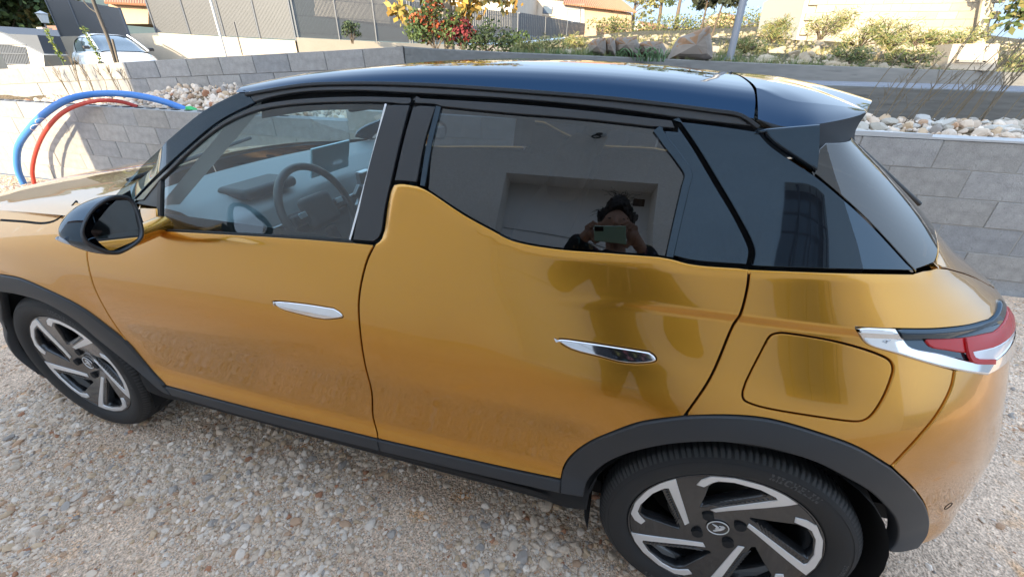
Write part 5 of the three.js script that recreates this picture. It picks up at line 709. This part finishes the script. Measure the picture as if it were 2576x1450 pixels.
// ------------------------------------------------------------------ fences
const mSlat = M([.10, .104, .112], .55), mPost = M([.10, .11, .13], .5);
const mCream = M([.56, .49, .40], .92, { map: T(rendTex, .4), bumpMap: T(rendBump, .8), bumpScale: .003 });
function prism(P2, z, depth) { const a = P2.map(([u, v]) => atZ(u, v, z)); const s = new THREE.Shape(a.map(p => new THREE.Vector2(p.x, p.y))); const g = new THREE.ExtrudeGeometry(s, { depth, bevelEnabled: false }).translate(0, 0, z - depth); return g; }
{ // low wall under the fence
  const lw = thing('garden_wall', 'low cream rendered wall under the grey slatted fence', 'wall', V3(0, 0, 0));
  const WL = [[150, 92, -13.6], [395, 82, -14.2], [644, 97, -14.8], [741, 102, -15.1], [744, 94, -15.1], [994, 107, -18.5], [1150, 112, -22], [1300, 112, -26], [1470, 90, -36]].map(([u, v, z]) => atZ(u, v, z));
  mesh('wall_face', (() => { const gs = []; for (let i = 0; i < WL.length - 1; i++) { const a = WL[i], b = WL[i + 1]; if (a.distanceTo(b) < .3) continue; gs.push(sheet((u, v) => { const p = a.clone().lerp(b, u); const pp = [[0, -2.4], [0, 0], [.25, 0], [.25, -2.4]], k = Math.min(2, Math.max(0, Math.floor(v * 3))), t = v * 3 - k; return p.add(V3(0, lerp(pp[k][1], pp[k + 1][1], t), -lerp(pp[k][0], pp[k + 1][0], t))); }, 0, 1, 0, 1, 6, 6).toNonIndexed()); } for (const g of gs) { const p = g.attributes.position, uv = g.attributes.uv; for (let i = 0; i < p.count; i++) uv.setXY(i, p.getX(i), p.getY(i)); g.computeVertexNormals(); } return gs; })(), mCream, lw);
  const fence = (lab, A, hA, B, hB, nP, nS, mat, grp, depth) => { const f = thing('slatted_fence', lab, 'fence', V3(0, 0, 0)); for (let k = 0; k <= nP; k++) { const t = k / nP, p = A.clone().lerp(B, t), h = lerp(hA, hB, t); mesh('post', box(.07, h + .06, .07, p.x, p.y + h / 2, p.z - .06), mPost, f); }
    for (let k = 0; k < nP; k++) for (let i = 0; i < nS; i++) { const t = (k + (i + .6) / (nS + .2)) / nP, p = A.clone().lerp(B, t), h = lerp(hA, hB, t); const w = A.distanceTo(B) / nP / nS; const s = mesh('slat', box(w * .80, 1, .016), mat, f); s.scale.y = h * rr(.99, 1); s.position.set(p.x, p.y + h / 2 + .02, p.z - .06); s.rotation.y = Math.atan2(A.z - B.z, B.x - A.x); }
    for (const y of [.12, .5, .88]) { const g = bar(A.clone().add(V3(0, hA * y, -.09)), B.clone().add(V3(0, hB * y, -.09)), .014, .014, 5); mesh('rail', g, mPost, f); } return f; };
  fence('shaded fence panels behind the white car', atZ(150, 92, -13.7), 1.55, atZ(325, 100, -13.95), 1.15, 3, 22, mSlat);
  fence('pale grey fence panels above the sunlit cream wall', atZ(390, 82, -14.25), 1.95, atZ(742, 101, -15.15), 1.85, 4, 26, mSlat);
  fence('grey slatted fence running from the pale panels to the yellow tree', atZ(748, 95, -15.2), 1.62, atZ(1030, 108, -19.5), 1.7, 3, 30, mSlat);
  fence('grey slatted fence behind the yellow tree and shrubs', atZ(1036, 108, -19.6), 1.7, atZ(1300, 108, -26), 1.5, 3, 18, mSlat);
  fence('short far end of grey fence before the cream house', atZ(1304, 106, -26.2), 1.5, atZ(1470, 88, -36), .75, 3, 14, mSlat); }
// ------------------------------------------------------------------ houses
const mTile = M([.46, .22, .12], .85), mWhite = M([.62, .58, .52], .9, { map: T(rendTex, .3) }), mPeach = M([.53, .39, .27], .9, { map: T(rendTex, .3) }), mPane = M([.10, .14, .20], .06, { clearcoat: 1 }), mFrame = M([.06, .06, .07], .5), mGrey = M([.10, .11, .13], .8);
function tiles(par, A, B, C, D4, rows, cols, m = mTile) { // curved clay tiles over a roof slope A-B (eaves) to D-C (ridge)
  mesh('roof_deck', sheet((u, v) => A.clone().lerp(B, u).lerp(D4.clone().lerp(C, u), v), 0, 1, 0, 1, 2, 2), m, par); const gs = []; for (let j = 0; j < cols; j++) { const u = (j + .5) / cols, a = A.clone().lerp(B, u), b = D4.clone().lerp(C, u), w = A.distanceTo(B) / cols; gs.push(bar(a.add(V3(0, .03, 0)), b.add(V3(0, .03, 0)), w * .36, w * .34, 6)); } mesh('tile_rows', gs, m, par).userData.kind = 'stuff'; }
{ // cream house beyond the fence
  const h = thing('cream_house', 'cream house with patio door and clay tile roof beyond the fence', 'house', V3(0, 0, 0)); const z = -40;
  mesh('wall', [prism([[1290, 75], [1290, -40], [1418, -30], [1418, 75]], z, 9)], mWhite, h); mesh('wall', [prism([[1419, 95], [1419, 10], [1470, 11], [1588, 32], [1588, 100]], z + 2, 9)], mPeach, h); mesh('wall', [prism([[1418, 95], [1418, 8], [1470, 10], [1470, 95]], z + 2.1, .2)], mWhite, h);
  const win = (P2, zz, s) => { const f = mesh('window', prism(P2, zz + .06, .12), mFrame, h); const c = P2.reduce((a, p) => [a[0] + p[0] / P2.length, a[1] + p[1] / P2.length], [0, 0]); const k = P2.map(p => [lerp(p[0], c[0], s), lerp(p[1], c[1], s)]); mesh('pane', prism(k, zz + .09, .02), mPane, f); return f; };
  win([[1338, 33], [1339, 10], [1348, 11], [1346, 34]], z, .25); win([[1364, 34], [1366, 13], [1391, 17], [1388, 36]], z, .14);
  const pd = win([[1424, 60], [1427, 23], [1461, 22], [1459, 60]], z + 2.1, .1); mesh('curtain', prism([[1436, 58], [1438, 26], [1445, 26], [1443, 58]], z + 2.23, .02), M([.7, .7, .72], .8), pd);
  mesh('sill', [prism([[1336, 36], [1336, 34], [1349, 36], [1349, 38]], z + .15, .2), prism([[1362, 38], [1362, 35], [1394, 38], [1394, 41]], z + .15, .2)], mWhite, h);
  const A = atZ(1414, 10, z + 2.7), B = atZ(1602, 32, z + 2.7); tiles(h, A, B, atZ(1530, -25, z - 5), atZ(1430, -25, z - 5), 1, 34); const C = atZ(1288, -18, z + .6), D5 = atZ(1420, -4, z + .6); tiles(h, C, D5, atZ(1420, -30, z - 5), atZ(1288, -30, z - 5), 1, 20);
  mesh('terrace_wall', prism([[1410, 92], [1410, 60], [1500, 58], [1500, 92]], z + 4, .3), mPeach, h); }
{ // far roofs over the bank
  const far = (lab, P2, R2, z, m = mPeach) => { const h = thing('far_house', lab, 'house', V3(0, 0, 0)); mesh('wall', prism(P2, z, 8), m, h); const q = R2.map(([u, v, dz]) => atZ(u, v, z + dz)); tiles(h, ...q, 1, 24); return h; };
  far('small far house with white gable half hidden by the bank', [[1587, 80], [1603, 54], [1640, 78]], [[1606, 76, .5], [1680, 76, .5], [1680, 64, -4], [1604, 53, -4]], -60, mWhite);
  far('far peach house behind the young trees and grey pole', [[1770, 75], [1790, 38], [1810, 33], [1858, 45], [1865, 75]], [[1805, 40, .6], [1880, 52, .6], [1875, 44, -4], [1812, 32, -4]], -60);
  const hr = thing('tiled_house', 'orange tiled house roof behind the dark fence', 'house', V3(0, 0, 0)); mesh('wall', prism([[272, 60], [272, 8], [372, 12], [372, 60]], -24, 6), mPeach, hr); tiles(hr, atZ(262, 8, -23.3), atZ(380, 14, -23.3), atZ(380, -20, -28), atZ(262, -22, -28), 1, 18);
  const hb = thing('white_house', 'bright white house wall rising behind the slatted fence', 'house', V3(0, 0, 0)); mesh('wall', prism([[790, 40], [790, -60], [980, -60], [980, 60]], -27, 8), mWhite, hb); mesh('wall', prism([[1100, 60], [1100, -60], [1288, -40], [1288, 70]], -32, 8), mWhite, hb); mesh('shutter', prism([[976, 18], [976, -10], [984, -10], [984, 18]], -26.9, .1), mGrey, hb);
  const hl = thing('gabled_house', 'white gabled house with grey roof edge and dark gate', 'house', V3(0, 0, 0)); mesh('wall', prism([[-60, 170], [-60, 70], [0, 84], [108, 138], [112, 172]], -22, 8), mWhite, hl); mesh('roof', prism([[-60, 62], [20, 85], [92, 88], [112, 140], [0, 82], [-60, 66]], -22.2, 8), mGrey, hl);
  const sh = thing('tiled_outbuilding', 'small outbuilding with chimney and clay tile roof by the street lamp', 'house', V3(0, 0, 0)); const zz = -26; mesh('wall', prism([[92, 170], [92, 98], [168, 100], [190, 172]], zz, 5), mCream, sh); tiles(sh, atZ(86, 99, zz + .4), atZ(160, 101, zz + .4), atZ(148, 68, zz - 3), atZ(118, 68, zz - 3), 1, 12); mesh('chimney', prism([[97, 88], [90, 68], [104, 68], [109, 86]], zz - .5, .7), mWhite, sh); mesh('garage_door', prism([[128, 170], [120, 116], [150, 116], [164, 170]], zz + .06, .05), M([.85, .85, .86], .6), sh);
  const gt = thing('metal_gate', 'black slatted metal gate in front of the white gabled house', 'gate', V3(0, 0, 0)); const gz = -17; for (let i = 0; i < 26; i++) { const u = -30 + i * 4; mesh('slat', prism([[u, 166 - .2 * i], [u - 10, 106 + i * .5], [u - 7.4, 106 + i * .5], [u + 2.6, 166 - .2 * i]], gz, .04), mPost, gt); } for (const v of [112, 134, 160]) mesh('rail', prism([[-38, v], [-38, v - 3], [64, v], [66, v + 3]], gz + .04, .03), mPost, gt); }
{ // neighbour's house just outside the frame: its shade lies across the fence and the white car's front
  const h = thing('neighbour_house', 'cream neighbouring house whose shade falls on the fence beyond the white car', 'house', V3(0, 0, 0)); mesh('wall', mbox(11, 6.2, 5, -29.1, 1.6, -7.5), mCream, h); mesh('roof', mbox(11.5, .2, 5.6, -29.1, 4.8, -7.5), mTile, h); }
{ // unfinished pale building on the right: block courses showing
  const h = thing('unfinished_building', 'tall pale unrendered block building above the weedy bank', 'building', V3(0, 0, 0)); const z = -16; const P2 = [[2002, 100], [2040, -60], [2520, -60], [2468, 150], [2440, 150]]; mesh('wall_core', prism(P2, z - .06, 6), M([.70, .62, .50], .95), h);
  const A = atZ(2018, 62, z), B = atZ(2476, 108, z); const g = blockGeo(.494, .194, .2); const mB = [[.50, .44, .36], [.54, .47, .385], [.46, .405, .33]].map(c => M(c, .95, { map: T(rendTex, .6) })); let n = 0;
  for (let r = 0; r < 18 && n < 300; r++) for (let c = 0; c < 17 && n < 300; c++) { const x = A.x + .25 + c * .5 + (r % 2) * .25, y = B.y - .5 + r * .2; if (y < lerp(A.y, B.y, (x - A.x) / (B.x - A.x)) - .5 || x > B.x - .1) continue; const s = prj(V3(x, y, z)); if (s[1] < -14) continue; const o = mesh('block', g, mB[(rnd() * 3) | 0], h); o.position.set(x, y, z - .02 + rr(-.006, .006)); n++; }
  mesh('scaffold_board', prism([[2452, 120], [2480, -40], [2500, -40], [2478, 120]], z + .4, .1), M([.72, .62, .46], .9), h); }
{ // meter cabinet on the kerb
  const t = thing('meter_cabinet', 'cream concrete meter cabinet with recessed door on the kerb', 'cabinet', V3(0, 0, 0)); const z = -11.0; mesh('cabinet_body', prism([[2378, 174], [2398, 110], [2516, 110], [2506, 178]], z, .7), mCream, t); mesh('door', prism([[2412, 150], [2424, 119], [2482, 119], [2472, 152]], z + .03, .05), M([.82, .74, .60], .8), t); mesh('door_frame', [prism([[2405, 155], [2418, 115], [2424, 115], [2412, 155]], z + .06, .08), prism([[2418, 118], [2419, 114], [2490, 114], [2488, 118]], z + .06, .08), prism([[2472, 156], [2482, 116], [2489, 116], [2480, 157]], z + .06, .08), prism([[2405, 156], [2406, 151], [2481, 153], [2480, 158]], z + .06, .08)], mCream, t); mesh('handle', prism([[2443, 142], [2456, 131], [2458, 133], [2445, 144]], z + .07, .03), M([.3, .32, .35], .5), t); }
// ------------------------------------------------------------------ white hatchback behind the upper wall
{ const c = thing('white_car', 'white small hatchback parked beyond the upper block wall', 'car', atZ(300, 172, -12.5)); c.position.y -= .42; c.rotation.y = -.30; const S = 1.12;
  const wp = M([.80, .81, .83], .3, { clearcoat: 1, clearcoatRoughness: .03 });
  const top = table([-1.95, -1.85, -1.5, -.9, .2, .75, 1.1, 1.6, 1.95, 2.05], [.62, .84, .93, .95, .97, .96, .93, .83, .66, .45]), hw = table([-2, -1.8, -1.2, 0, 1, 1.6, 2.05], [.62, .76, .84, .86, .84, .76, .55]);
  mesh('body', sheet((x, v) => { const a = v * Math.PI, cz = Math.cos(a), sz = Math.sin(a), w = hw(x), h = top(x); return V3(x, .28 + (h - .28) * Math.pow(Math.max(0, sz), .45), w * Math.sign(cz) * Math.pow(Math.abs(cz), .35)).multiplyScalar(S); }, -1.98, 2.05, 0, 1, 50, 40), wp, c);
  const gt = table([-1.75, -1.5, -1.1, -.4, .1, .5, .9, 1.2], [.95, 1.28, 1.42, 1.47, 1.44, 1.30, 1.08, .93]); const gl = (x0, x1, f, dy, dw) => sheet((x, v) => { const a = v * Math.PI, cz = Math.cos(a), sz = Math.sin(a), h = gt(x) + dy, w = (.72 - .10 * sz) * (.94 + .06 * Math.cos(x)) + dw; return V3(x, .88 + Math.max(.02, h - .88) * Math.pow(Math.max(0, sz), .5), w * Math.sign(cz) * Math.pow(Math.abs(cz), .4)).multiplyScalar(S); }, x0, x1, f[0], f[1], 40, 30);
  mesh('glasshouse', gl(-1.72, 1.18, [0, 1], 0, 0), M([.06, .09, .12], .04, { clearcoat: 1 }), c); mesh('roof', gl(-1.5, .14, [.20, .80], .014, .012), wp, c); mesh('rear_pillar', [gl(-1.72, -1.36, [0, 1], .012, .012)], wp, c); mesh('door_pillar', [gl(-.42, -.36, [0, 1], .012, .010)], M([.03, .03, .03], .4), c);
  for (const s of [1, -1]) { mesh('front_pillar', tube([V3(.12, 1.46, s * .57), V3(.55, 1.27, s * .63), V3(1.12, .95, s * .72)].map(p => p.multiplyScalar(S)), .035, 14, 8), wp, c); mesh('door_mirror', rbox(.12, .12, .2, .04, .78 * S, 1.02 * S, s * .92 * S), M([.04, .04, .045], .4), c); for (const x of [-1.28, 1.28]) mesh('wheel', new THREE.CylinderGeometry(.31 * S, .31 * S, .2, 24).rotateX(Math.PI / 2).translate(x * S, .31 * S, s * .78 * S), mRubber, c); } }
// ------------------------------------------------------------------ dry stalks
{ const mSt = M([.22, .17, .11], .9), mGs = M([.14, .18, .05], .85);
  const stalk = (u, v, z, h, lean, lab, m, tuft) => { const b = atZ(u, v, z); const t = thing('dry_weed', lab, 'weed', b, 'weed stalks on the terrace'); const n = 1 + (rnd() * 3 | 0), gs = []; for (let i = 0; i < n; i++) { const l = lean + rr(-.12, .12), hh = h * rr(.7, 1); gs.push(tube([[0, -.05, 0], [l * hh * .45, hh * .5, rr(-.03, .03)], [l * hh, hh, rr(-.06, .06)]], .0035, 8, 4)); for (let k = 0; k < 5; k++) { const f = rr(.4, .95), p = V3(l * hh * f, hh * f, 0); gs.push(tube([p, p.clone().add(V3(rr(-.05, .06), rr(.04, .10), rr(-.03, .03)))], .002, 2, 3)); } } mesh('stems', gs, m, t); if (tuft) mesh('seed_heads', leafGeo(60, () => V3(lean * h * rr(.5, 1) + rr(-.05, .05), h * rr(.45, 1), rr(-.05, .05)), .009, [[.20, .16, .09], [.14, .15, .06]]), mLeafO, t); };
  for (let i = 0; i < 16; i++) stalk(2150 + i * 27 + rr(-8, 8), 320 + rr(-30, 15), -2.95, rr(.35, .8), rr(.25, .5), 'dry brown weed stalks leaning beside the rubble', mSt);
  for (let i = 0; i < 6; i++) stalk(170 + i * 32, 226 + rr(-4, 6), -2.7, rr(.25, .45), rr(-.3, .2), 'thin dry weed stalks in front of the upper wall', mSt);
  for (const [u, v] of [[253, 158], [160, 162]]) { const b = atZ(u, v, -3.4), t = thing('tall_weed', 'tall green leafy weed stem behind the upper wall', 'weed', b, 'green weeds behind the upper wall'); mesh('stem', tube([[0, -.4, 0], [-.02, .2, 0], [-.07, .47, 0]], .006, 8, 5), mGs, t); mesh('leaves', leafGeo(90, () => { const f = rr(.1, 1); return V3(-.07 * f + rr(-.03, .03), .47 * f, rr(-.03, .03)); }, .022, [[.22, .24, .05], [.15, .20, .04]]), mLeaf, t); }
  const ag = thing('agave_plant', 'strappy green plant in front of the boulder row', 'plant', atZ(1610, 150, -5.45)); const gs = []; for (let i = 0; i < 46; i++) { const x = rr(-.45, .35), h = rr(.07, .17), l = rr(-.1, .1); gs.push(tube([[x, -.02, rr(-.1, .1)], [x + l * .5, h * .7, rr(-.1, .1)], [x + l * 1.3, h, rr(-.1, .1)]], .008, 5, 4)); } mesh('leaves', gs, M([.10, .17, .07], .7), ag); }
renderer.render(scene, camera);
